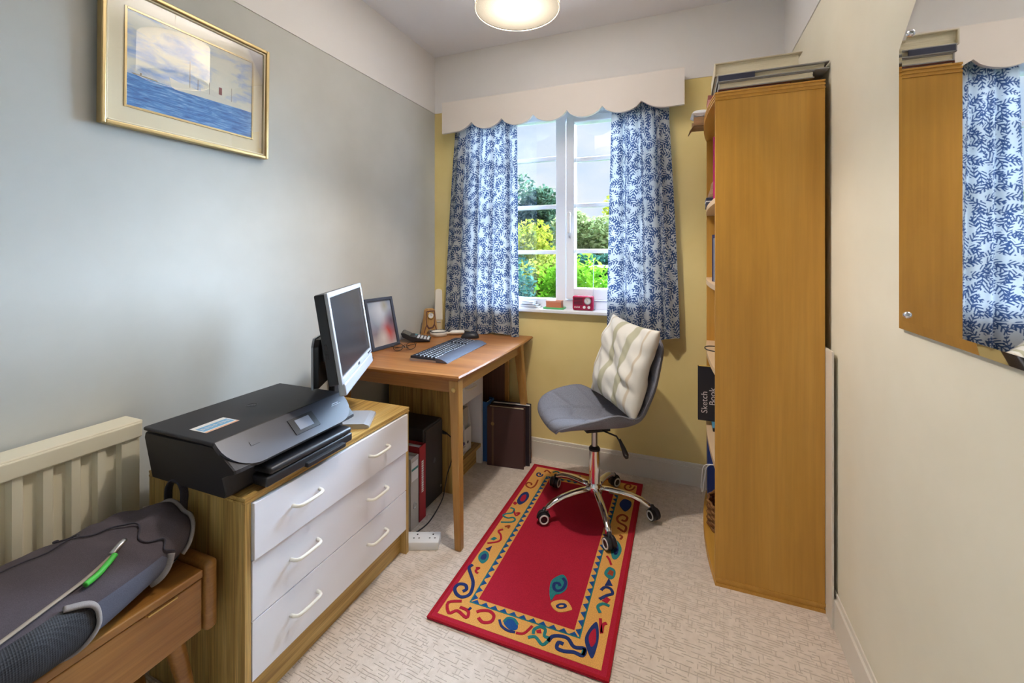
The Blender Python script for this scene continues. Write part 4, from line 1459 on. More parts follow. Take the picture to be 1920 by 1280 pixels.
# stand: upright plate behind, neck and silver foot
bm = B()
pl = [(-.082, .166), (.082, .166), (.082, .31), (.066, .335), (-.066, .335), (-.082, .31)]
add_prism(bm, pl, 'x', -.098, -.078)
bmesh.ops.bevel(bm, geom=list(bm.edges), offset=.003, segments=2, profile=.5, affect='EDGES')
part('stand_column', bm, M_BLACK, mo)
bm = B(); add_prism(bm, [(-.086, .163), (.086, .163), (.086, .312), (.069, .339), (-.069, .339), (-.086, .312)], 'x', -.103, -.096); part('stand_trim', bm, M_SILVER, mo)
bm = B(); add_box(bm, (-.080, -.05, .25), (-.020, .05, .39), .006); part('mount_block', bm, M_BLACK, mo)
bm = B()
add_prism(bm, [(-.068, .0), (.070, .0), (.082, .004), (.080, .012), (.062, .018), (-.068, .022)], 'y', -.034, .105)
part('stand_foot', bm, M_SILVER, mo)
bm = B(); add_box(bm, (-.066, -.012, .020), (-.044, .072, .30), .004); part('stand_neck', bm, M_BLACK, mo)

# ================================================================ THINGS ON THE DESK
# keyboard
kb = thing('keyboard', (-1.105, 1.955, DZ), 'dark keyboard with a silver palm rest on the desk', 'keyboard', local=True, rot=(0, 0, math.radians(2)))
bm = B(); add_prism(bm, [(-.100, .002), (-.100, .022), (-.092, .024), (.030, .016), (.040, .014), (.040, .002)], 'y', -.228, .228)
part('base', bm, M_KEY, kb)
bm = B()
pl = []
for k in range(9):
    t = k / 8
    pl.append((.034 + .062 * t, .017 * (1 - t ** 2.2) + .0035))
pl += [(.096, .001), (.034, .001)]
add_prism(bm, pl, 'y', -.230, .230)
part('palm_rest', bm, mat('palm_rest_slate', (.12, .135, .18), .28, .25), kb, 'auto')
bm = B(); add_prism(bm, [(-.102, .0), (-.102, .012), (.036, .009), (.036, .0)], 'y', -.231, -.228); part('end_cap', bm, M_STEEL, kb)
bm = B(); bk = B()
sl = math.atan2(.008, .122)
for row in range(6):
    xx = -.090 + row * .0203
    y = -.220
    ncol = 21 if row else 19
    for c in range(ncol):
        if row == 5 and 4 <= c <= 8:
            if c == 4:
                add_box(bm, (xx, y + c * .0211, .0225 - row * .0013), (xx + .0165, y + c * .0211 + .099, .0295 - row * .0013), .002, 1)
            continue
        if c in (15,):
            continue
        h = .0285 if row else .0265
        add_box(bm, (xx, y + c * .0211, .0215 - row * .0013), (xx + .0165, y + c * .0211 + .0172, h - row * .0013), .002, 1)
        if row:
            add_box(bk, (xx + .0145, y + c * .0211 + .001, .0215 - row * .0013), (xx + .0172, y + c * .0211 + .0162, h - .002 - row * .0013))
part('keys', bm, M_KEY, kb, kind='stuff', label='rows of small dark keys')
part('key_fronts', bk, M_KEYTOP, kb, kind='stuff', label='pale lettered key edges')
# mouse
ms = thing('computer_mouse', (-1.185, 2.312, DZ), 'black computer mouse at the far end of the keyboard', 'mouse', local=True, rot=(0, 0, math.radians(200)))
def blob(lx, ly, lz, nu=24, nv=14, ex=2.3):
    bm = B()
    rings = []
    for j in range(nv + 1):
        t = PI / 2 * j / nv
        r = []
        for i in range(nu):
            a = 2 * PI * i / nu
            c, s = math.cos(a), math.sin(a)
            k = math.cos(t) ** .75 if j < nv else 0
            x = lx * math.copysign(abs(c) ** (2 / ex), c) * k
            y = ly * math.copysign(abs(s) ** (2 / ex), s) * k * (1 - .12 * c)
            r.append((x - lx * .10 * math.sin(t), y, lz * math.sin(t)))
        rings.append(r)
    vv = [[bm.verts.new(p) for p in r] for r in rings[:-1]]
    top = bm.verts.new(rings[-1][0])
    for a, b in zip(vv, vv[1:]):
        for i in range(nu):
            bm.faces.new((a[i], a[(i + 1) % nu], b[(i + 1) % nu], b[i]))
    for i in range(nu):
        bm.faces.new((vv[-1][i], vv[-1][(i + 1) % nu], top))
    bm.faces.new(vv[0][::-1])
    return bm
part('shell', blob(.055, .032, .036), M_BLACK, ms, True)
bm = B(); add_lathe(bm, [(.0, -.003), (.009, -.003), (.009, .003), (.0, .003)], (0, 0, 0), 18, Matrix.Translation((.024, 0, .030)) @ Matrix.Rotation(PI / 2, 4, 'X')); part('scroll_wheel', bm, M_GREYBLUE, ms)
# spectacles
sp_ = thing('spectacles', (-1.345, 1.885, DZ), 'folded dark rimmed spectacles on the desk', 'spectacles', local=True, rot=(0, 0, math.radians(52)))
for s in (-1, 1):
    ring = [(s * .034 + .025 * math.cos(2 * PI * k / 26), 0, .022 + .0185 * math.sin(2 * PI * k / 26)) for k in range(26)]
    bm = B(); add_tube(bm, ring, .0015, 6, True); rm = part('rim', bm, M_BLACK2, sp_, True)
    bm = B(); bm.faces.new([bm.verts.new((x * 1.0, 0, z)) for x, y, z in ring]); part('lens', bm, M_LENS, rm)
    bm = B(); add_tube(bm, [(s * .060, 0, .029), (s * .066, .010, .028), (s * .06, .045, .018), (s * .02, .055, .010), (-s * .035, .058 + .008 * s, .004)], .0017, 6); part('temple', bm, M_BLACK2, sp_, True)
bm = B(); add_tube(bm, [(-.010, 0, .026), (0, -.002, .030), (.010, 0, .026)], .0015, 6); part('bridge', bm, M_BLACK2, sp_, True)
bm = B(); add_tube(bm, [(-.007, .004, .020), (-.009, .006, .015)], .003, 6); add_tube(bm, [(.007, .004, .020), (.009, .006, .015)], .003, 6); part('nose_pads', bm, M_WHITE, sp_, True)
# calculator
cc = thing('calculator', (-1.435, 2.125, DZ), 'black pocket calculator with a tilted display on the desk', 'calculator', local=True, rot=(0, 0, math.radians(118)))
# local: y up the keypad towards the display
bm = B()
pl = [(-.082, .004), (-.080, .010), (.022, .030), (.030, .034), (.078, .056), (.082, .052), (.072, .030), (.02, .004)]
add_prism(bm, pl, 'x', -.056, .056)
bmesh.ops.bevel(bm, geom=[e for e in bm.edges], offset=.003, segments=2, profile=.5, affect='EDGES')
part('case', bm, M_BLACK, cc)
bm = B(); add_box(bm, (-.048, -.024, 0), (.048, .022, .0015), .001)
bmesh.ops.transform(bm, matrix=Matrix.Translation((0, .053, .0465)) @ Matrix.Rotation(math.atan2(.022, .048), 4, 'X'), verts=bm.verts)
part('display', bm, mat('lcd_display', (.085, .085, .075), .25), cc)
kmx = Matrix.Translation((0, -.080, .0102)) @ Matrix.Rotation(math.atan2(.020, .102), 4, 'X')
for r in range(5):
    for c in range(5):
        bm = B(); add_box(bm, (-.050 + c * .0205, .006 + r * .0185, 0), (-.0335 + c * .0205, .0185 + r * .0185, .005), .0015, 1)
        bmesh.ops.transform(bm, matrix=kmx, verts=bm.verts)
        part('key', bm, mat('teal_key', (.05, .28, .34), .4) if (c == 4 and r in (0, 4)) or (r == 4 and c == 3) else (M_KEYTOP if c < 4 and r < 4 else M_GREYBLUE), cc)
# magnifier
mg = thing('magnifying_glass', (-1.385, 2.31, DZ), 'white rimmed magnifying glass with a stubby handle on the desk', 'magnifier')
mgx, mgy = -1.392, 2.300
bm = B()
add_lathe(bm, [(.047, .012), (.052, .012), (.052, .038), (.050, .040), (.046, .040), (.046, .014)], (mgx, mgy, DZ - .011), 40); rm = part('rim', bm, M_HANDLE, mg, True)
bm = B(); add_lathe(bm, [(.0525, .0385), (.0515, .0415), (.046, .0415), (.046, .0385)], (mgx, mgy, DZ - .011), 40); part('dark_edge', bm, M_BLACK, rm, True)
bm = B(); add_lathe(bm, [(0, .014), (.02, .0165), (.046, .020), (.046, .016), (0, .012)], (mgx, mgy, DZ - .004), 40); part('lens', bm, M_LENS, mg, True)
hd = Vector((.80, .60, 0)).normalized()
h0 = Vector((mgx, mgy, DZ + .016)) + hd * .050
bm = B(); add_tube(bm, [h0, h0 + hd * .02, h0 + hd * .03, h0 + hd * .085, h0 + hd * .105, h0 + hd * .108], [.008, .008, .0125, .0135, .012, .006], 14); part('handle', bm, M_HANDLE, mg, True)
bm = B(); add_box(bm, (-.008, -.007, 0), (.008, .007, .004), .001); bmesh.ops.transform(bm, matrix=Matrix.Translation(h0 + hd * .012 + Vector((0, 0, .007))), verts=bm.verts); part('switch', bm, M_BLACK, mg)
# wooden mantel clock, A-shaped
ck = thing('clock', (-1.475, 2.330, DZ), 'small wooden arched desk clock with a round white dial', 'clock', local=True, rot=(math.radians(0), 0, math.radians(58)))
# local: x width, -y faces viewer
M_CKWOOD = wood('clock_oak', (.42, .22, .06), (.58, .33, .11), (.66, .40, .16), 'z', 3.0, .4, .15, 10)
M_CKDARK = mat('clock_dark_inlay', (.16, .07, .06), .4)
pl = [(-.052, 0), (-.046, .04), (-.036, .10), (-.030, .150), (-.020, .160), (.020, .160), (.030, .150), (.036, .10), (.046, .04), (.052, 0), (.030, 0), (.020, .022), (0, .030), (-.020, .022), (-.030, 0)]
bm = B(); add_prism(bm, pl, 'y', -.012, .018); part('body', bm, M_CKWOOD, ck)
def strip(pts, w, y0_, y1_):
    bm = B()
    for (xa, za), (xb, zb) in zip(pts, pts[1:]):
        d = Vector((xb - xa, zb - za)).normalized(); nn = Vector((-d.y, d.x)) * w
        add_prism(bm, [(xa + nn.x, za + nn.y), (xb + nn.x, zb + nn.y), (xb - nn.x, zb - nn.y), (xa - nn.x, za - nn.y)], 'y', y0_, y1_)
    return bm
part('inlay', strip([(-.044, .012), (-.034, .045), (-.026, .06), (-.030, .10), (-.026, .145), (.026, .145), (.030, .10), (.026, .06), (.034, .045), (.044, .012)], .0028, -.0145, -.011), M_CKDARK, ck)
part('inlay', strip([(-.026, .06), (-.014, .040), (.014, .040), (.026, .06)], .0045, -.0145, -.011), M_CKDARK, ck)
cm = Matrix.Translation((0, -.012, .118)) @ Matrix.Rotation(PI / 2, 4, 'X')
bm = B(); add_lathe(bm, [(.017, 0), (.0215, 0), (.0215, .006), (.0185, .008), (.017, .006)], (0, 0, 0), 32, cm); bz = part('bezel', bm, M_BRASS, ck, True)
bm = B(); add_lathe(bm, [(0, .004), (.0175, .004), (.0175, .001), (0, .001)], (0, 0, 0), 32, cm); dl = part('dial', bm, M_PAPER, ck)
bm = B(); add_box(bm, (-.0006, 0, .0042), (.0006, .013, .0050)); add_box(bm, (0, -.0006, .0042), (.009, .0006, .0050)); bmesh.ops.transform(bm, matrix=cm, verts=bm.verts); part('clock_hands', bm, M_BLACK, dl)
# tall white task lamp folded upright
tl = thing('desk_lamp', (-1.475, 2.435, DZ), 'slim white upright folding lamp in the desk corner behind the clock', 'lamp', local=True, rot=(0, 0, math.radians(38)))
bm = B()
pl = []
for k in range(9):
    t = PI * k / 8
    pl.append((.022 * math.cos(t), .262 + .013 * math.sin(t)))
pl += [(-.025, .075), (.025, .075)]
add_prism(bm, pl, 'y', -.011, .011)
bmesh.ops.bevel(bm, geom=list(bm.edges), offset=.003, segments=2, profile=.5, affect='EDGES')
part('head', bm, mat('lamp_ivory', (.82, .78, .68), .4), tl)
bm = B(); add_box(bm, (-.019, -.009, .012), (.019, .009, .076), .003); part('stem', bm, mat('lamp_beige', (.60, .50, .33), .4), tl)
bm = B(); add_box(bm, (-.030, -.022, 0), (.030, .022, .012), .004); part('foot', bm, mat('lamp_beige', (.6, .5, .33), .4), tl)
bm = B(); add_box(bm, (-.012, -.0105, .058), (.012, -.0085, .066), .001); part('hinge_plate', bm, M_STEEL, tl)
# photo frame
pf = thing('framed_photograph', (-1.470, 1.900, DZ), 'dark slate photo frame leaning on the desk beside the monitor', 'photo frame', local=True, rot=(0, 0, math.radians(-4)))
fm = Matrix.Rotation(math.radians(-13), 4, 'Y')
def fbox(lo, hi, bev=.002):
    bm = B(); add_box(bm, lo, hi, bev); bmesh.ops.transform(bm, matrix=fm, verts=bm.verts); return bm
FW, FH = .105, .272
bm = B()
for lo, hi in (((-.012, -FW, 0), (.006, -FW + .016, FH)), ((-.012, FW - .016, 0), (.006, FW, FH)), ((-.012, -FW + .014, 0), (.006, FW - .014, .018)), ((-.012, -FW + .014, FH - .016), (.006, FW - .014, FH))):
    add_box(bm, lo, hi, .002)
bmesh.ops.transform(bm, matrix=fm, verts=bm.verts); part('frame', bm, mat('slate_frame', (.06, .07, .10), .4), pf)
def photo_mat():
    m = mat('blurred_photograph', (.4, .4, .5), .25)
    n, l, b = nodes(m)
    tc = n.new('ShaderNodeTexCoord')
    sp = n.new('ShaderNodeSeparateXYZ'); l.new(tc.outputs['Generated'], sp.inputs[0])
    base = ramp(m, sp.outputs[2], [(0.0, (.62, .55, .52)), (.28, (.28, .24, .27)), (.5, (.32, .36, .46)), (.8, (.42, .48, .58)), (1, (.30, .36, .48))])
    def blob_fac(y, z, r):
        dy = math_node(m, 'SUBTRACT', sp.outputs[1], y); dz = math_node(m, 'SUBTRACT', sp.outputs[2], z)
        d = math_node(m, 'SQRT', math_node(m, 'ADD', math_node(m, 'MULTIPLY', dy, dy), math_node(m, 'MULTIPLY', dz, dz)))
        f = math_node(m, 'SUBTRACT', 1.0, math_node(m, 'DIVIDE', d, r))
        return math_node(m, 'MAXIMUM', f, 0.0)
    c = base
    for y, z, r, col in ((.72, .30, .38, (.62, .06, .03)), (.50, .75, .40, (.66, .70, .76)), (.48, .16, .30, (.70, .64, .60)), (.72, .88, .20, (.40, .38, .30)), (.90, .52, .3, (.16, .10, .12))):
        c = mixcol(m, blob_fac(y, z, r), c, col)
    l.new(c, b.inputs['Base Color'])
    return m
part('photograph', fbox((-.008, -FW + .014, .016), (-.003, FW - .014, FH - .014), 0), photo_mat(), pf)
bm = B(); add_prism(bm, [(-.02, 0.03), (-.055, .004), (-.07, .004), (-.058, .17)], 'y', -.02, .02); part('easel_back', bm, M_BLACK2, pf)
# usb stick lying on the near desk edge
us = thing('usb_stick', (-1.398, 1.662, DZ), 'tiny black memory stick near the desk edge behind the monitor', 'memory stick', local=True, rot=(0, 0, math.radians(35)))
bm = B(); add_box(bm, (-.022, -.009, 0), (.014, .009, .009), .003); part('body', bm, M_BLACK, us)
bm = B(); add_cone(bm, (.014, 0, .006), (.026, 0, .006), .0045, .004, 10); part('cap', bm, M_BLACK2, us, 'auto')

# ================================================================ UNDER THE DESK
M_RED = mat('red_card', (.36, .018, .03), .5)
M_GREYCARD = mat('grey_card', (.52, .50, .48), .6)
M_BLUECARD = mat('blue_card', (.03, .13, .38), .5)
M_LEATHER = mat('brown_leatherette', (.075, .032, .03), .45)
M_LEATHERD = mat('dark_leatherette', (.02, .014, .022), .5)
M_GOLD = mat('gilt_line', (.42, .28, .12), .4, .6)
# computer tower
tw = thing('computer_tower', (-1.30, 1.85, 0), 'black desktop computer tower on the carpet under the desk', 'computer')
bm = B(); add_box(bm, (-1.47, 1.765, .006), (-1.152, 1.938, .398), .008, 3); part('case', bm, M_BLACK2, tw, 'auto')
bm = B(); add_box(bm, (-1.154, 1.772, .014), (-1.146, 1.931, .390), .003); fp = part('front_panel', bm, M_BLACK, tw)
bm = B(); add_lathe(bm, [(0, .0015), (.012, .0015), (.012, 0)], (0, 0, 0), 24, Matrix.Translation((-1.1462, 1.852, .215)) @ Matrix.Rotation(PI / 2, 4, 'Y')); part('badge', bm, M_GREYBLUE, fp)
bm = B(); add_lathe(bm, [(0, .002), (.007, .002), (.007, 0)], (0, 0, 0), 20, Matrix.Translation((-1.1462, 1.912, .06)) @ Matrix.Rotation(PI / 2, 4, 'Y')); part('power_button', bm, M_STEEL, fp)
for sx in (-1.44, -1.18):
    bm = B()
    for sy in (1.785, 1.918):
        add_cone(bm, (sx, sy, 0), (sx, sy, .008), .012, .012, 12)
    part('feet', bm, M_BLACK, tw)
# lever arch files beside the tower
def file_box(name, label, x0, x1, y0, y1, h, material, cat='folder', paper=True, group=None):
    t = thing(name, ((x0 + x1) / 2, (y0 + y1) / 2, 0), label, cat, group)
    bm = B()
    add_box(bm, (x0, y0, 0), (x1, y0 + .003, h), .0008); add_box(bm, (x0, y1 - .003, 0), (x1, y1, h), .0008); add_box(bm, (x1 - .004, y0, 0), (x1, y1, h), .001)
    part('cover', bm, material, t)
    bm = B(); add_box(bm, (x0 + .01, y0 + .004, .006), (x1 - .02, y1 - .006, h - .012)); part('sheets', bm, M_PAPER, t)
    return t
rf = file_box('ring_binder', 'dark red ring binder with white spine lettering beside the computer tower', -1.42, -1.128, 1.694, 1.748, .345, M_RED)
bm = B()
random.seed(3)
zz = .13
while zz < .27:
    h = random.uniform(.004, .010)
    add_box(bm, (-1.1282, 1.712, zz), (-1.1272, 1.728, zz + h)); zz += h + .003
part('spine_lettering', bm, M_PAPER, rf)
gf = file_box('ring_binder', 'grey lever arch file with a white spine label between chest and red binder', -1.42, -1.128, 1.625, 1.688, .320, M_GREYCARD)
bm = B(); add_box(bm, (-1.1283, 1.632, .215), (-1.1270, 1.681, .300)); lb_ = part('spine_label', bm, M_PAPER, gf)
bm = B(); add_box(bm, (-1.1272, 1.632, .262), (-1.1266, 1.681, .272)); part('label_band', bm, mat('label_green', (.05, .25, .24), .5), lb_)
bm = B(); add_tube(bm, [(-1.1275, 1.657 + .012 * math.cos(2 * PI * k / 20), .10 + .012 * math.sin(2 * PI * k / 20)) for k in range(20)], .0025, 6, True); part('finger_ring', bm, M_STEEL, gf, True)
# extension socket
ex = thing('extension_socket', (-1.020, 1.575, 0), 'white two gang extension socket on the carpet beside the chest', 'extension lead', local=True, rot=(0, 0, math.radians(22)))
bm = B(); add_box(bm, (-.080, -.036, 0), (.062, .036, .034), .004, 3); bd = part('body', bm, M_WHITE, ex, 'auto')
bm = B()
for cx in (-.035, .032):
    add_box(bm, (cx - .003, .012, .0338), (cx + .003, .020, .0345)); add_box(bm, (cx - .014, -.010, .0338), (cx - .008, -.005, .0345)); add_box(bm, (cx + .008, -.010, .0338), (cx + .014, -.005, .0345))
part('socket_holes', bm, M_BLACK, ex)
# cable from the tower to the socket
bm = B()
cp = [(-1.150, 1.948, .315), (-1.128, 1.949, .310), (-1.095, 1.945, .285), (-1.085, 1.93, .24), (-1.10, 1.935, .17), (-1.125, 1.945, .11), (-1.135, 1.94, .05), (-1.125, 1.90, .01), (-1.10, 1.80, .006), (-1.085, 1.70, .006), (-1.095, 1.63, .006), (-1.115, 1.58, .006), (-1.10, 1.54, .012)]
q = smooth_line([p for p in cp], 5)
cab = thing('power_cable', (-1.1, 1.75, 0), 'thin black cable looping from the computer tower down to the extension socket', 'cable')
add_tube(bm, q, .0028, 7); part('lead', bm, M_BLACK, cab, True)
bm = B(); add_cone(bm, (-1.165, 1.9475, .317), (-1.132, 1.949, .311), .010, .005, 12); part('plug', bm, M_BLACK, cab)
# blue binder, albums, board behind
bf = file_box('ring_binder', 'blue lever arch file standing behind the brown album', -1.112, -1.078, 2.338, 2.43, .355, M_BLUECARD)
al = thing('photo_album', (-.957, 2.342, 0), 'brown leatherette album with gilt lines standing under the desk', 'album', local=True, rot=(0, 0, math.radians(6)))
bm = B()
add_box(bm, (-.112, -.026, 0), (.108, -.020, .345), .002); add_box(bm, (-.112, .010, 0), (.108, .016, .345), .002); add_box(bm, (-.115, -.026, 0), (-.106, .016, .345), .003)
part('cover', bm, M_LEATHER, al)
bm = B(); add_box(bm, (-.106, -.020, .005), (.098, .010, .338)); part('pages', bm, M_CREAMPAPER, al)
bm = B(); add_box(bm, (-.078, -.0268, .006), (-.076, -.0255, .340)); add_box(bm, (-.084, -.0268, .006), (-.083, -.0255, .340)); part('gilt_line', bm, M_GOLD, al)
bm = B(); add_lathe(bm, [(.0, .001), (.011, .001), (.011, 0)], (0, 0, 0), 8, Matrix.Translation((-.080, -.0258, .245)) @ Matrix.Rotation(PI / 2, 4, 'X')); part('gilt_emblem', bm, M_GOLD, al)
a2 = thing('photo_album', (-.948, 2.386, 0), 'dark album with white page edges behind the brown album', 'album', local=True, rot=(0, 0, math.radians(6)))
bm = B()
add_box(bm, (-.118, -.022, 0), (.118, -.017, .352), .002); add_box(bm, (-.118, .016, 0), (.118, .021, .352), .002); add_box(bm, (-.120, -.022, 0), (-.112, .021, .352), .003)
part('cover', bm, M_LEATHERD, a2)
bm = B(); add_box(bm, (-.112, -.017, .005), (.112, .016, .346)); part('pages', bm, M_PAPER, a2)
bm = B(); add_box(bm, (-1.215, 2.462, 0), (-1.02, 2.480, .665), .001); wb = tag(solo('wooden_board', bm, M_BROWN, (-1.11, 2.47, 0)), 'dark brown board standing upright under the desk behind the blue file', 'board')
bm = B(); add_box(bm, (-1.02, 2.460, 0), (-.998, 2.482, .667), .001); part('edge_strip', bm, M_TEAK_Z, wb)
# magazine file and papers in the pedestal
mf = thing('magazine_file', (-1.25, 2.19, .118), 'white slope-topped magazine file standing in the open pedestal', 'magazine file')
bm = B()
for yv in (2.150, 2.228):
    add_prism(bm, [(-1.40, .119), (-1.135, .119), (-1.135, .25), (-1.16, .385), (-1.19, .395), (-1.40, .395)], 'y', yv, yv + .003)
add_box(bm, (-1.138, 2.153, .119), (-1.135, 2.228, .25)); add_box(bm, (-1.40, 2.153, .119), (-1.135, 2.228, .122)); add_box(bm, (-1.40, 2.153, .119), (-1.397, 2.228, .395))
part('case', bm, M_WHITE, mf)
bm = B(); add_box(bm, (-1.39, 2.162, .124), (-1.15, 2.218, .36)); part('magazines', bm, M_GREYCARD, mf)
bm = B(); add_lathe(bm, [(.008, 0), (.008, .001), (0, .001)], (0, 0, 0), 16, Matrix.Translation((-1.135, 2.19, .17)) @ Matrix.Rotation(PI / 2, 4, 'Y')); part('finger_hole', bm, M_BLACK2, mf)
pcol = [('white paper pile lowest on the pedestal shelf', M_PAPER, .022), ('purple folder lying on the white papers in the pedestal', mat('purple_card', (.12, .07, .28), .5), .008), ('thick white paper pile above the purple folder in the pedestal', M_PAPER, .024), ('red edged booklet lying in the pedestal', M_RED, .006), ('blue violet booklet topmost of the pile in the pedestal', mat('violet_card', (.10, .10, .36), .5), .012)]
z = .1185
for i, (lab, mtl, h) in enumerate(pcol):
    t = thing('paper_pile' if 'paper' in lab[:12] else 'booklet', (-1.25, 2.06, z), lab, 'papers', 'papers in the pedestal')
    sh = .006 * ((i * 7) % 3)
    bm = B()
    k = max(1, int(h / .005))
    for j in range(k):
        add_box(bm, (-1.41, 1.985 + .001 * (j % 2), z + h * j / k), (-1.130 + sh - .002 * (j % 3), 2.14 - .002 * (i % 3), z + h * (j + .85) / k))
    part('sheets', bm, mtl, t)
    z += h
# dark plastic bag under the bench
bg = thing('folder_wallet', (-1.26, .62, 0), 'dark navy plastic wallet lying on the floor under the bench', 'wallet', local=True, rot=(0, 0, math.radians(20)))
bm = B(); add_box(bm, (-.11, -.15, 0), (.11, .15, .018), .006, 3); part('wallet', bm, mat('navy_vinyl', (.02, .025, .07), .25), bg, 'auto')
bm = B(); add_box(bm, (-.113, -.153, .018), (.06, .153, .023), .002); part('flap', bm, mat('navy_vinyl', (.02, .025, .07), .25), bg)

# ================================================================ WINDOW SILL THINGS
SZ = .905
def notebook(label, x0, x1, y0, y1, z, h, cover, rz):
    t = thing('notebook', ((x0 + x1) / 2, (y0 + y1) / 2, z), label, 'notebook', 'notebooks on the sill', local=True, rot=(0, 0, math.radians(rz)))
    w, d = (x1 - x0) / 2, (y1 - y0) / 2
    bm = B(); add_box(bm, (-w, -d, 0), (w, d, .002), .0006); add_box(bm, (-w, -d, h - .002), (w, d, h), .0006); add_box(bm, (-w, d - .002, 0), (w, d, h)); part('cover', bm, cover, t)
    bm = B(); add_box(bm, (-w + .002, -d + .002, .002), (w - .002, d - .003, h - .002)); part('pages', bm, M_PAPER, t)
notebook('thin white pad lowest of the stack on the window sill', -.935, -.815, 2.50, 2.57, SZ, .010, M_PAPER, 4)
notebook('grey backed pad in the middle of the sill stack', -.93, -.825, 2.495, 2.565, SZ + .010, .012, mat('grey_pad', (.14, .15, .18), .5), -3)
notebook('small black notebook topmost of the stack on the sill', -.922, -.845, 2.50, 2.56, SZ + .022, .018, M_BLACK2, -8)
gt = thing('tray', (-.712, 2.532, SZ), 'small green tray under the orange box on the sill', 'tray')
bm = B(); add_box(bm, (-.785, 2.500, SZ), (-.660, 2.565, SZ + .004), .0015); add_box(bm, (-.785, 2.500, SZ), (-.660, 2.503, SZ + .011), .001); add_box(bm, (-.785, 2.562, SZ), (-.660, 2.565, SZ + .011), .001); add_box(bm, (-.785, 2.503, SZ), (-.782, 2.562, SZ + .011), .001); add_box(bm, (-.663, 2.503, SZ), (-.660, 2.562, SZ + .011), .001)
part('tray_shell', bm, mat('green_plastic', (.12, .55, .18), .4), gt)
ob = thing('box', (-.715, 2.535, SZ + .004), 'terracotta orange card box in the green tray on the sill', 'box')
M_TERRA = mat('terracotta_card', (.62, .20, .10), .6)
bm = B(); add_box(bm, (-.769, 2.506, SZ + .0045), (-.676, 2.558, SZ + .050), .002); part('carton', bm, M_TERRA, ob)
bm = B(); add_box(bm, (-.770, 2.505, SZ + .040), (-.675, 2.559, SZ + .0515), .002); part('lid', bm, mat('terracotta_pale', (.66, .30, .20), .6), ob)
ra = thing('radio', (-.546, 2.53, SZ), 'small red retro radio with a round dial on the window sill', 'radio')
M_RADIO = mat('radio_red', (.52, .01, .075), .25)
bm = B(); add_box(bm, (-.608, 2.508, SZ), (-.484, 2.552, SZ + .086), .012, 4); part('case', bm, M_RADIO, ra, 'auto')
bm = B(); add_box(bm, (-.602, 2.5065, SZ + .006), (-.490, 2.5085, SZ + .080), .001); part('front_plate', bm, mat('radio_dark_red', (.36, .006, .05), .3), ra)
for k in range(5):
    bm = B(); add_box(bm, (-.597, 2.5045, SZ + .036 + .0085 * k), (-.545, 2.507, SZ + .0395 + .0085 * k), .0006); part('grille_slat', bm, M_LEATHERD, ra)
rm = Matrix.Translation((-.516, 2.5067, SZ + .057)) @ Matrix.Rotation(PI / 2, 4, 'X')
bm = B(); add_lathe(bm, [(0, .003), (.0165, .003), (.0165, 0)], (0, 0, 0), 28, rm); dl = part('tuning_dial', bm, M_PAPER, ra)
bm = B(); add_lathe(bm, [(.0165, 0), (.021, 0), (.021, .004), (.0165, .004)], (0, 0, 0), 28, rm); part('dial_ring', bm, M_STEEL, ra, 'auto')
bm = B(); add_box(bm, (-.0008, -.004, .0030), (.0008, .012, .0042)); bmesh.ops.transform(bm, matrix=rm @ Matrix.Rotation(.5, 4, 'Z'), verts=bm.verts); part('dial_needle', bm, M_BRASS, dl)
for x, r in ((-.590, .0042), (-.578, .0042), (-.566, .0042), (-.535, .0085), (-.508, .0085)):
    bm = B(); add_lathe(bm, [(0, .008), (r * .85, .008), (r, .005), (r, 0)], (0, 0, 0), 18, Matrix.Translation((x, 2.507, SZ + .020)) @ Matrix.Rotation(PI / 2, 4, 'X')); part('knob', bm, M_WHITE, ra, 'auto')
bm = B(); add_tube(bm, [(-.491, 2.545, SZ + .08), (-.489, 2.545, SZ + .30)], .0013, 6); part('aerial', bm, M_STEEL, ra)

# ================================================================ ON AND IN THE BOOKCASE
TZ = BH + .026
def flat_book(label, x0, x1, y0, y1, z, h, cover, pages, spine='x0', rz=0.0, over=.004):
    t = thing('book', ((x0 + x1) / 2, (y0 + y1) / 2, z), label, 'book', 'books lying on top of the bookcase', local=True, rot=(0, 0, math.radians(rz)))
    w, d = (x1 - x0) / 2, (y1 - y0) / 2
    bm = B(); add_box(bm, (-w, -d, 0), (w, d, .004), .001); add_box(bm, (-w, -d, h - .004), (w, d, h), .001)
    add_box(bm, (-w, -d, 0), (-w + .005, d, h), .001)
    part('cover', bm, cover, t)
    bm = B()
    n = max(2, int(h / .008))
    for k in range(n):
        za, zb = .004 + (h - .008) * k / n, .004 + (h - .008) * (k + .94) / n
        add_box(bm, (-w + .005, -d + over, za), (w - over - .001 * (k % 2), d - over, zb))
    part('pages', bm, pages, t)
    return t
M_OLDCOVER = mat('faded_cream_cloth', (.66, .58, .42), .7)
M_GREYCLOTH = mat('grey_cloth', (.34, .33, .32), .7)
M_NAVYCLOTH = mat('navy_cloth', (.03, .035, .07), .6)
M_MAROON = mat('maroon_cloth', (.16, .04, .04), .6)
flat_book('thin maroon book lowest of the stack on the bookcase', .122, .36, 1.80, 2.02, TZ, .014, M_MAROON, M_CREAMPAPER, rz=1)
flat_book('cream paged book under the grey volume on the bookcase', .126, .43, 1.795, 2.02, TZ + .014, .026, M_GREYCLOTH, M_CREAMPAPER, rz=-.5)
gb = flat_book('wide grey hardback with a navy label on the bookcase', .122, .472, 1.79, 2.04, TZ + .040, .026, M_GREYCLOTH, M_CREAMPAPER, over=.012)
bm = B(); add_box(bm, (-.172, -.1255, .003), (-.052, -.1215, .023), .001); part('navy_label', bm, M_NAVYCLOTH, gb)
flat_book('thick cream book topmost of the stack on the bookcase', .112, .395, 1.80, 2.01, TZ + .066, .050, M_OLDCOVER, M_CREAMPAPER, over=.010)
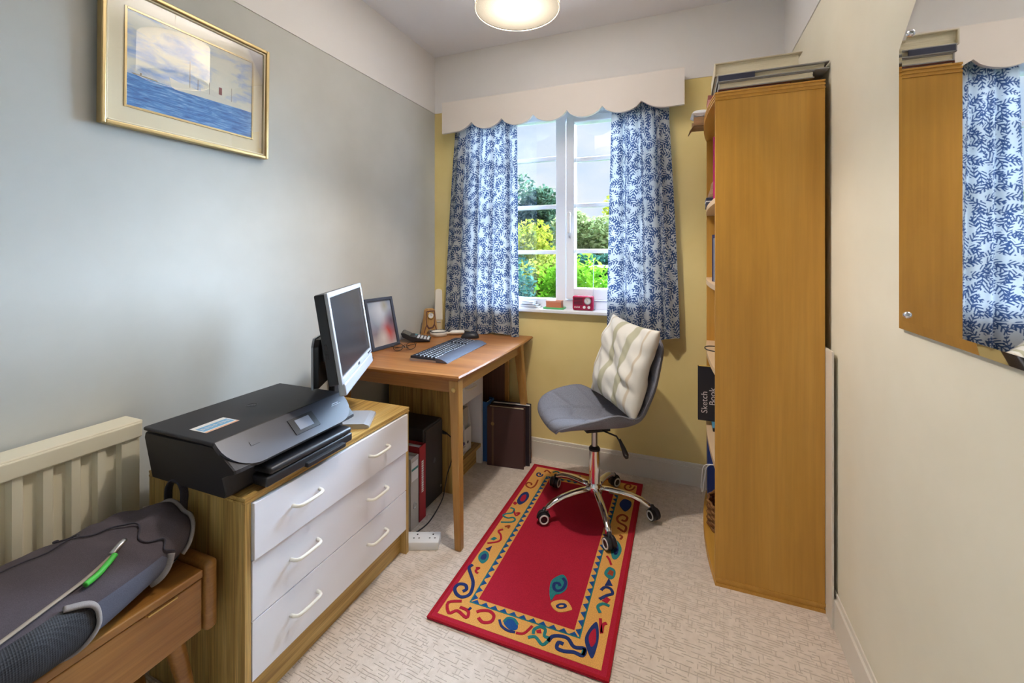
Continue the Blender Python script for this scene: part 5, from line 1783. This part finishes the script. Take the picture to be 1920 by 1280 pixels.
# packets at the far end of the top
pk = thing('carton', (.20, 2.10, TZ), 'pink and brown printed carton on top of the bookcase behind the books', 'carton')
bm = B(); add_box(bm, (.103, 2.06, TZ), (.30, 2.18, TZ + .085), .002); part('box', bm, mat('pink_card', (.70, .33, .28), .6), pk)
bm = B(); add_box(bm, (.102, 2.059, TZ + .066), (.301, 2.181, TZ + .086), .002); part('lid', bm, mat('rust_card', (.33, .10, .07), .6), pk)
bx = thing('cardboard_box', (.13, 2.27, TZ), 'open brown cardboard box overhanging the bookcase front, under a white packet', 'box', local=True, rot=(0, 0, math.radians(4)))
M_CARD = wood('corrugated_card', (.34, .20, .10), (.42, .26, .13), (.48, .31, .17), 'x', 2, .8)
bm = B()
add_box(bm, (-.085, -.05, 0), (.085, .05, .003)); add_box(bm, (-.085, -.05, 0), (.085, -.047, .042)); add_box(bm, (-.085, .047, 0), (.085, .05, .042)); add_box(bm, (.082, -.05, 0), (.085, .05, .042))
part('tray', bm, M_CARD, bx)
bm = B(); add_box(bm, (-.028, -.05, 0), (0, .05, .002)); bmesh.ops.transform(bm, matrix=Matrix.Translation((-.085, 0, .001)) @ Matrix.Rotation(math.radians(-55), 4, 'Y'), verts=bm.verts); part('flap', bm, M_CARD, bx)
bm = B(); add_cone(bm, (-.07, 0, .022), (.06, 0, .022), .017, .017, 16); part('brown_tube', bm, mat('amber_tube', (.42, .22, .05), .4), bx, 'auto')
wp = thing('paper_packet', (.125, 2.27, TZ + .043), 'crumpled white paper packet with a black letter on the cardboard box', 'packet', local=True, rot=(0, 0, math.radians(4)))
bm = B()
def pk_f(sg):
    def f(u, v):
        a, b = 2 * u - 1, 2 * v - 1
        t = ((1 - a ** 6) * (1 - b ** 4)) ** .5
        n_ = noise.noise(Vector((a * 2.4, b * 2.2, sg * 2.0))) * .008
        return (a * .088, b * .052, .018 + sg * .0165 * t + n_ * t)
    return f
add_grid(bm, pk_f(1), 20, 14); add_grid(bm, pk_f(-1), 20, 14); bmesh.ops.remove_doubles(bm, verts=bm.verts, dist=.0004)
part('packet', bm, M_PAPER, wp, False)
text_part('letter', 'N', .022, M_BLACK, wp, Matrix.Translation((.030, -.0505, .012)) @ Matrix.Rotation(PI / 2, 4, 'X'), .0008)
# first shelf down
def upright(name, label, x0, x1, y0, y1, z, h, cover, cat='book', group=None):
    t = thing(name, ((x0 + x1) / 2, (y0 + y1) / 2, z), label, cat, group)
    bm = B(); add_box(bm, (x0, y0, z), (x1, y0 + .002, z + h), .0006); add_box(bm, (x0, y1 - .002, z), (x1, y1, z + h), .0006); add_box(bm, (x0, y0, z), (x0 + .003, y1, z + h), .001); part('cover', bm, cover, t)
    bm = B(); add_box(bm, (x0 + .003, y0 + .002, z + .003), (x1 - .003, y1 - .002, z + h - .004)); part('pages', bm, M_PAPER, t)
upright('book', 'slim magenta book standing on the top bookcase shelf', .121, .32, 2.02, 2.035, 1.45, .285, mat('magenta_card', (.62, .01, .19), .4))
upright('book', 'pale blue spined book on the second bookcase shelf', .122, .32, 2.01, 2.03, 1.12, .185, mat('pale_blue_card', (.30, .34, .44), .5), group='books on the second shelf')
upright('book', 'navy patterned book beside the pale blue one on the shelf', .118, .30, 2.035, 2.055, 1.12, .20, mat('navy_card', (.05, .05, .14), .5), group='books on the second shelf')
sb_ = thing('small_box', (.15, 2.25, 1.45), 'small navy box with a gold band on the top bookcase shelf', 'box')
bm = B(); add_box(bm, (.100, 2.16, 1.4502), (.19, 2.27, 1.495), .002); part('carton', bm, M_NAVYCLOTH, sb_)
bm = B(); add_box(bm, (.0992, 2.1592, 1.475), (.191, 2.271, 1.480)); part('band', bm, M_PAPER, sb_)
gp = thing('paper_bag', (.15, 2.25, 1.4955), 'crumpled brown paper bag on the small navy box', 'bag')
bm = B()
def gp_f(u, v):
    a = 2 * PI * u
    t = v
    r = (.030 * (1 - t) ** .45 + .004) if t < 1 else 0
    n_ = 1 + .25 * noise.noise(Vector((math.cos(a) * 1.5, math.sin(a) * 1.5, t * 3)))
    return (.145 + r * n_ * math.cos(a), 2.215 + r * 1.3 * n_ * math.sin(a), 1.4955 + .085 * t)
add_grid(bm, gp_f, 20, 10); bmesh.ops.remove_doubles(bm, verts=bm.verts, dist=.0003)
part('bag', bm, mat('kraft_paper', (.36, .20, .10), .8), gp)
bm = B(); add_tube(bm, smooth_line([(.20, 2.10, .815), (.15, 2.12, .803), (.105, 2.15, .803), (.096, 2.20, .803), (.115, 2.24, .803), (.19, 2.25, .803)], 5), .0026, 7)
tag(solo('black_cable', bm, M_BLACK, (.14, 2.17, .80), True), 'thin black cable curled on the third bookcase shelf', 'cable')
# sketch book jutting out of the bookcase
kb_ = thing('sketch_book', (.2, 2.20, .445), 'black sketch book with white lettering jutting out of the bookcase', 'sketch book')
bm = B(); add_box(bm, (.066, 2.19, .466), (.33, 2.193, .716), .0008); add_box(bm, (.066, 2.207, .466), (.33, 2.21, .716), .0008); cvr = part('cover', bm, mat('sketch_black', (.012, .010, .016), .5), kb_)
bm = B(); add_box(bm, (.069, 2.193, .468), (.325, 2.207, .7165)); part('pages', bm, mat('yellow_pages', (.62, .38, .06), .7), kb_)
tmx = Matrix.Rotation(PI / 2, 4, 'X')
M_LET = mat('white_lettering', (.70, .62, .62), .6)
text_part('lettering', 'Sketch', .038, M_LET, cvr, Matrix.Translation((.106, 2.1895, .500)) @ tmx @ Matrix.Rotation(PI / 2, 4, 'Z'), .0004)
text_part('lettering', 'Book', .038, M_LET, cvr, Matrix.Translation((.140, 2.1895, .540)) @ tmx @ Matrix.Rotation(PI / 2, 4, 'Z'), .0004)
bx2 = thing('box_file', (.2, 2.22, .445), 'dark storage box under the sketch book on the lower shelf', 'box')
bm = B(); add_box(bm, (.125, 2.12, .4455), (.32, 2.30, .462), .002); part('box', bm, M_LEATHERD, bx2)
bm = B(); add_box(bm, (.124, 2.119, .462), (.321, 2.301, .4658), .001); part('lid', bm, mat('blue_white_card', (.10, .34, .52), .5), bx2)
upright('ring_binder', 'royal blue binder on the bottom of the bookcase', .112, .34, 2.30, 2.37, .032, .37, mat('royal_blue_card', (.03, .07, .30), .4), 'folder')
bm = B(); add_tube(bm, smooth_line([(.17, 2.05, .33), (.125, 2.06, .325), (.088, 2.09, .30), (.080, 2.12, .22), (.078, 2.13, .17), (.086, 2.15, .16), (.092, 2.14, .22), (.105, 2.12, .29), (.15, 2.10, .31)], 5), .0022, 7)
tag(solo('loose_cable', bm, M_WHITE, (.11, 2.1, .032), True), 'looped white cord spilling from the bottom of the bookcase', 'cord')
wk = thing('basket', (.2, 2.14, .032), 'small brown wicker basket on the bookcase base', 'basket')
M_WICKER = wood('wicker', (.18, .07, .02), (.30, .13, .04), (.42, .21, .07), 'y', 6, .6)
for k in range(9):
    zz = .038 + .0125 * k
    pts = []
    for j in range(48):
        a = 2 * PI * j / 48
        wv = .0035 * math.sin(12 * a + PI * (k % 2))
        pts.append((.195 + (.088 + wv) * math.cos(a), 2.13 + (.10 + wv) * math.sin(a), zz))
    bm = B(); add_tube(bm, pts, .0062, 6, True); part('woven_ring', bm, M_WICKER, wk, True)
bm = B(); add_lathe(bm, [(0, 0), (.086, 0), (.086, .003), (0, .003)], (.195, 2.13, .0325), 24); part('bottom', bm, M_WICKER, wk)

# ================================================================ BACKPACK
bp = thing('backpack', (-1.25, .48, .448), 'dark grey backpack with pale binding slumped on the bench', 'backpack')
BPT = [  # y, xc, half width, z centre, half height
    (.10, -1.250, .165, .503, .052), (.25, -1.250, .172, .508, .058), (.40, -1.252, .172, .512, .062), (.52, -1.258, .160, .514, .062), (.60, -1.265, .145, .514, .056),
    (.67, -1.272, .125, .514, .052), (.72, -1.276, .104, .518, .044), (.755, -1.280, .078, .524, .034), (.775, -1.282, .045, .530, .018)]
def bag_pt(y, a, off=0.0, wr=True):
    xc, hw_, zc_, hh = catmull(BPT, y)
    c, s = math.cos(a), math.sin(a)
    ex = 2 / 2.7
    x = xc + (hw_ + off) * math.copysign(abs(c) ** ex, c)
    z = zc_ + (hh + off) * math.copysign(abs(s) ** ex, s)
    if wr:
        d = noise.noise(Vector((x * 9, y * 6 + x * 4, z * 9))) * .014 + noise.noise(Vector((x * 22 + y * 14, y * 9, z * 16))) * .004
        d += noise.noise(Vector((x * 13 - y * 7, y * 15, 3.0))) * .022 * max(0, min(1, (y - .48) / .1)) * max(0, s)
        # diagonal folds near the top of the bag
        d += .009 * math.sin(55 * (x * .8 + y * .5)) * max(0, min(1, (y - .50) / .12)) * max(0, s)
        x += d * c; z += d * max(s, -.2)
    return Vector((x, y, max(z, .4478)))
bm = B()
NY, NA = 70, 64
ysamp = [.10 + .675 * (1 - (1 - k / NY) ** 1.25) for k in range(NY + 1)]
rings = [[bm.verts.new(bag_pt(y, 2 * PI * k / NA)) for k in range(NA)] for y in ysamp]
for a, b in zip(rings, rings[1:]):
    for k in range(NA):
        bm.faces.new((a[k], a[(k + 1) % NA], b[(k + 1) % NA], b[k]))
bm.faces.new(rings[0]); bm.faces.new(rings[-1][::-1])
part('body', bm, M_BAG, bp, True)
def bag_patch(name, ya, yb, aa, ab, off, material, ny=24, na=18):
    bm = B()
    add_grid(bm, lambda u, v: bag_pt(ya(v) + (yb(v) - ya(v)) * u, math.radians(aa + (ab - aa) * v), off), ny, na)
    return part(name, bm, material, bp, True)
bag_patch('side_panel', lambda v: .10, lambda v: .72 - .08 * v, -50, 12, .0035, M_BAG_SIDE)
mp_ = bag_patch('mesh_pocket', lambda v: .10, lambda v: .50 - .05 * abs(2 * v - 1) ** 2, -52, 34, .0085, M_MESH)
def bag_line(name, pts, r, material, off=.004, parent=None, flat=1.0):
    q = smooth_line(pts, 8)
    bm = B(); add_tube(bm, [bag_pt(y, math.radians(a), off) for y, a in q], r, 8, flat=flat)
    return part(name, bm, material, parent or bp, True)
bag_line('pocket_binding', [(.452, -52), (.485, -25), (.503, -5), (.492, 18), (.455, 34)], .0075, M_BAG_TRIM, .010, flat=.6)
bag_line('seam', [(.10, 118), (.30, 112), (.50, 105), (.565, 100)], .0016, M_STRAP)
bag_line('seam', [(.565, 150), (.545, 125), (.575, 112), (.565, 100), (.62, 92), (.64, 78), (.62, 60), (.66, 40), (.65, 20), (.67, 6)], .0020, M_STRAP)
bag_line('zip_tape', [(.30, 34), (.40, 44), (.50, 54), (.585, 66)], .0050, mat('zip_beige', (.34, .28, .22), .7), .006, flat=.5)
bag_line('zip_slider', [(.560, 63), (.590, 67)], .0065, M_STEEL, .009, flat=.6)
bag_line('zip_pull', [(.565, 60), (.545, 55), (.525, 50), (.50, 47)], .0060, mat('green_cord', (.06, .50, .05), .5), .010)
bag_line('top_binding', [(.700, -20), (.728, 10), (.745, 40), (.752, 75), (.742, 110), (.722, 140)], .0050, M_BAG_TRIM, .005)
bag_line('side_tab', [(.66, 6), (.648, -14), (.635, -34), (.63, -46)], .0085, M_BAG_TRIM, .007, flat=.35)
bag_line('shoulder_trim', [(.44, 160), (.45, 140), (.44, 124)], .0085, M_BAG_TRIM, .006, flat=.4)
bm = B()
add_grid(bm, lambda u, v: (lambda p: (p[0], p[1] - .012 * (v - .5) * 1.6, p[2] + .004 * (v - .5)))(catmull([(0, -1.325, .762, .535), (.25, -1.337, .770, .585), (.45, -1.318, .774, .612), (.62, -1.290, .774, .611), (.8, -1.266, .770, .585), (1, -1.260, .762, .535)], u)), 24, 3)
lp_ = part('grab_loop', bm, M_STRAP, bp, True)
sm_ = lp_.modifiers.new('thickness', 'SOLIDIFY'); sm_.thickness = .004

# ================================================================ OUTSIDE: GARDEN BEYOND THE WINDOW
M_GRASS = mat('garden_grass', (.10, .19, .03), .9)
bm = B()
add_grid(bm, lambda u, v: (-60 + 90 * u, 4.5 + 110 * v, -2.6 + .02 * (4.5 + 110 * v) * .55 + .2 * noise.noise(Vector((u * 9, v * 9, 0)))), 30, 30)
og = solo('ground', bm, M_GRASS, (0, 20, -2.6), True)
og['kind'] = 'structure'; og['label'] = 'lawn outside the window'; og['category'] = 'ground'
bm = B(); add_box(bm, (-13, 15.0, -2.3), (2, 18.5, -.40), .02)
rdw = solo('driveway', B(), None, (0, 0, 0)); bpy.data.objects.remove(rdw, do_unlink=True); bm.free()
bm = B()
add_grid(bm, lambda u, v: (-16 + 22 * u, 19 + 9 * v, .62 + .028 * 9 * v), 8, 8)
dw = solo('driveway', bm, mat('pale_tarmac', (.42, .40, .42), .9), (-5, 23, .6)); dw['kind'] = 'structure'; dw['label'] = 'pale grey driveway beyond the garden'; dw['category'] = 'driveway'

def leaf_mat(name, c1, c2, trans=.45):
    m = bpy.data.materials.new(name); m.use_nodes = True
    n, l, b = nodes(m); n.remove(b)
    out = [q for q in n if q.type == 'OUTPUT_MATERIAL'][0]
    tc = n.new('ShaderNodeTexCoord'); t = n.new('ShaderNodeTexNoise'); t.inputs['Scale'].default_value = 2.2; t.inputs['Detail'].default_value = 3
    l.new(tc.outputs['Object'], t.inputs['Vector'])
    r = n.new('ShaderNodeValToRGB'); r.color_ramp.elements[0].position = .38; r.color_ramp.elements[1].position = .62
    r.color_ramp.elements[0].color = (*c1, 1); r.color_ramp.elements[1].color = (*c2, 1)
    l.new(t.outputs[0], r.inputs[0])
    d = n.new('ShaderNodeBsdfDiffuse'); tr = n.new('ShaderNodeBsdfTranslucent'); ms = n.new('ShaderNodeMixShader'); ms.inputs[0].default_value = trans
    l.new(r.outputs[0], d.inputs[0]); l.new(r.outputs[0], tr.inputs[0]); l.new(d.outputs[0], ms.inputs[1]); l.new(tr.outputs[0], ms.inputs[2]); l.new(ms.outputs[0], out.inputs[0])
    return m
LM = dict(conifer=leaf_mat('leaf_conifer', (0.046, 0.097, 0.065), (0.116, 0.181, 0.103)), yellow=leaf_mat('leaf_yellow_green', (0.207, 0.258, 0.026), (0.439, 0.413, 0.052)), pale=leaf_mat('leaf_pale_green', (0.181, 0.258, 0.090), (0.388, 0.413, 0.181)),
          bright=leaf_mat('leaf_bright_green', (0.090, 0.258, 0.016), (0.258, 0.491, 0.039)), dark=leaf_mat('leaf_blue_green', (0.026, 0.090, 0.065), (0.065, 0.168, 0.116)), olive=leaf_mat('leaf_olive', (0.116, 0.155, 0.026), (0.284, 0.284, 0.052)))
M_BARK = mat('bark', (.10, .08, .06), .9)
def tree(name, label, cat, x, y, zb, zt, rx, key, n=2600, ls=.16, shape='round', seed=1, group=None, trunk=True):
    t = thing(name, (x, y, zb), label, cat, group)
    rnd = random.Random(seed)
    H = zt - zb
    verts, faces = [], []
    zc = zb + H * (.5 if not trunk else .56)
    hz = H * (.5 if not trunk else .45)
    lobes = [(rnd.uniform(-.55, .55) * rx, rnd.uniform(-.5, .5) * rx, rnd.uniform(-.55, .6) * hz, rnd.uniform(.38, .62)) for _ in range(11)] + [(0, 0, 0, .72)]
    for i in range(n):
        if shape == 'cone':
            v = rnd.random() ** 1.3
            r = rx * (1 - v) ** .8 * (.35 + .65 * rnd.random() ** .5) * (.8 + .3 * math.sin(v * 40))
            a = rnd.uniform(0, 2 * PI)
            p = Vector((x + r * math.cos(a), y + r * math.sin(a), zb + H * (.12 + .88 * v)))
        else:
            lx, ly, lz, lr = rnd.choice(lobes)
            d = Vector((rnd.gauss(0, 1), rnd.gauss(0, 1), rnd.gauss(0, 1))).normalized() * (rnd.random() ** .35)
            p = Vector((x + lx + d.x * rx * lr, y + ly + d.y * rx * lr, zc + lz + d.z * hz * lr))
        s = ls * rnd.uniform(.6, 1.3)
        u = Vector((rnd.gauss(0, 1), rnd.gauss(0, 1), rnd.gauss(0, .7))).normalized()
        w = u.cross(Vector((rnd.gauss(0, 1), rnd.gauss(0, 1), rnd.gauss(0, 1)))).normalized()
        k = len(verts)
        loc = Vector((x, y, zb))
        for q in (p - u * s, p + w * s * .45, p + u * s, p - w * s * .45):
            verts.append(q - loc)
        faces.append((k, k + 1, k + 2, k + 3))
    me = bpy.data.meshes.new('foliage'); me.from_pydata(verts, [], faces); me.materials.append(LM[key])
    o = bpy.data.objects.new('foliage', me); COL.objects.link(o); o.parent = t
    bm = B(); add_tube(bm, [(x, y, zb - .3), (x + .03 * H, y, zb + H * .3), (x, y, zb + H * .75)], [.05 * H * .5, .035 * H * .5, .008 * H], 8); part('trunk', bm, M_BARK, t, True)
    return t
GT = 'trees and shrubs outside the window'
tree('conifer_tree', 'tall dark conifer rising highest in the left window light', 'tree', -10.6, 31, -.8, 6.6, 2.5, 'conifer', 6000, .22, 'round', 5, GT)
tree('conifer_tree', 'dark conifer standing behind the tall conifer on its left', 'tree', -14.5, 34, -.8, 5.6, 2.6, 'conifer', 4200, .24, 'round', 6, GT)
tree('garden_tree', 'broad yellow green tree across the middle of the left window light', 'tree', -6.9, 19, -1.2, 3.05, 2.3, 'yellow', 6500, .13, 'round', 8, GT)
tree('garden_tree', 'pale leafed tree across the middle of the right window light', 'tree', -5.2, 28, -.6, 4.3, 3.0, 'pale', 7000, .17, 'round', 9, GT)
tree('garden_tree', 'small golden tree top at the upper right of the window view', 'tree', -4.6, 40, -.4, 6.4, 2.2, 'yellow', 3000, .22, 'round', 10, GT)
tree('garden_tree', 'dense olive tree far right beyond the curtain', 'tree', 2.6, 31, -.8, 4.5, 3.2, 'olive', 5200, .18, 'round', 14, GT)
tree('garden_tree', 'grey green tree far left beyond the curtain', 'tree', -14.8, 24, -1.0, 4.6, 3.2, 'pale', 5200, .18, 'round', 15, GT)
tree('shrub', 'bright green shrub low in the right window light', 'shrub', -1.62, 8.0, -1.6, 1.22, 1.05, 'bright', 8000, .07, 'round', 20, GT, False)
tree('shrub', 'olive shrub low in the right part of the left window light', 'shrub', -2.95, 10.4, -1.8, 1.15, .75, 'olive', 6000, .06, 'round', 21, GT, False)
tree('shrub', 'blue green shrub low at the left edge of the window view', 'shrub', -3.55, 8.6, -1.8, 1.12, .62, 'dark', 5000, .06, 'round', 22, GT, False)
tree('hedge', 'dark green hedge below the pale tree', 'hedge', -3.6, 22.2, -.3, 1.55, 1.9, 'dark', 5000, .13, 'round', 23, GT, False)
tree('shrub', 'yellow green shrub under the yellow tree', 'shrub', -5.3, 15.5, -1.4, .95, 1.3, 'yellow', 4500, .09, 'round', 24, GT, False)
tree('shrub', 'leafy shrub right of the bright one, behind the right curtain', 'shrub', .25, 9.6, -1.6, 1.1, 1.0, 'olive', 4500, .07, 'round', 25, GT, False)
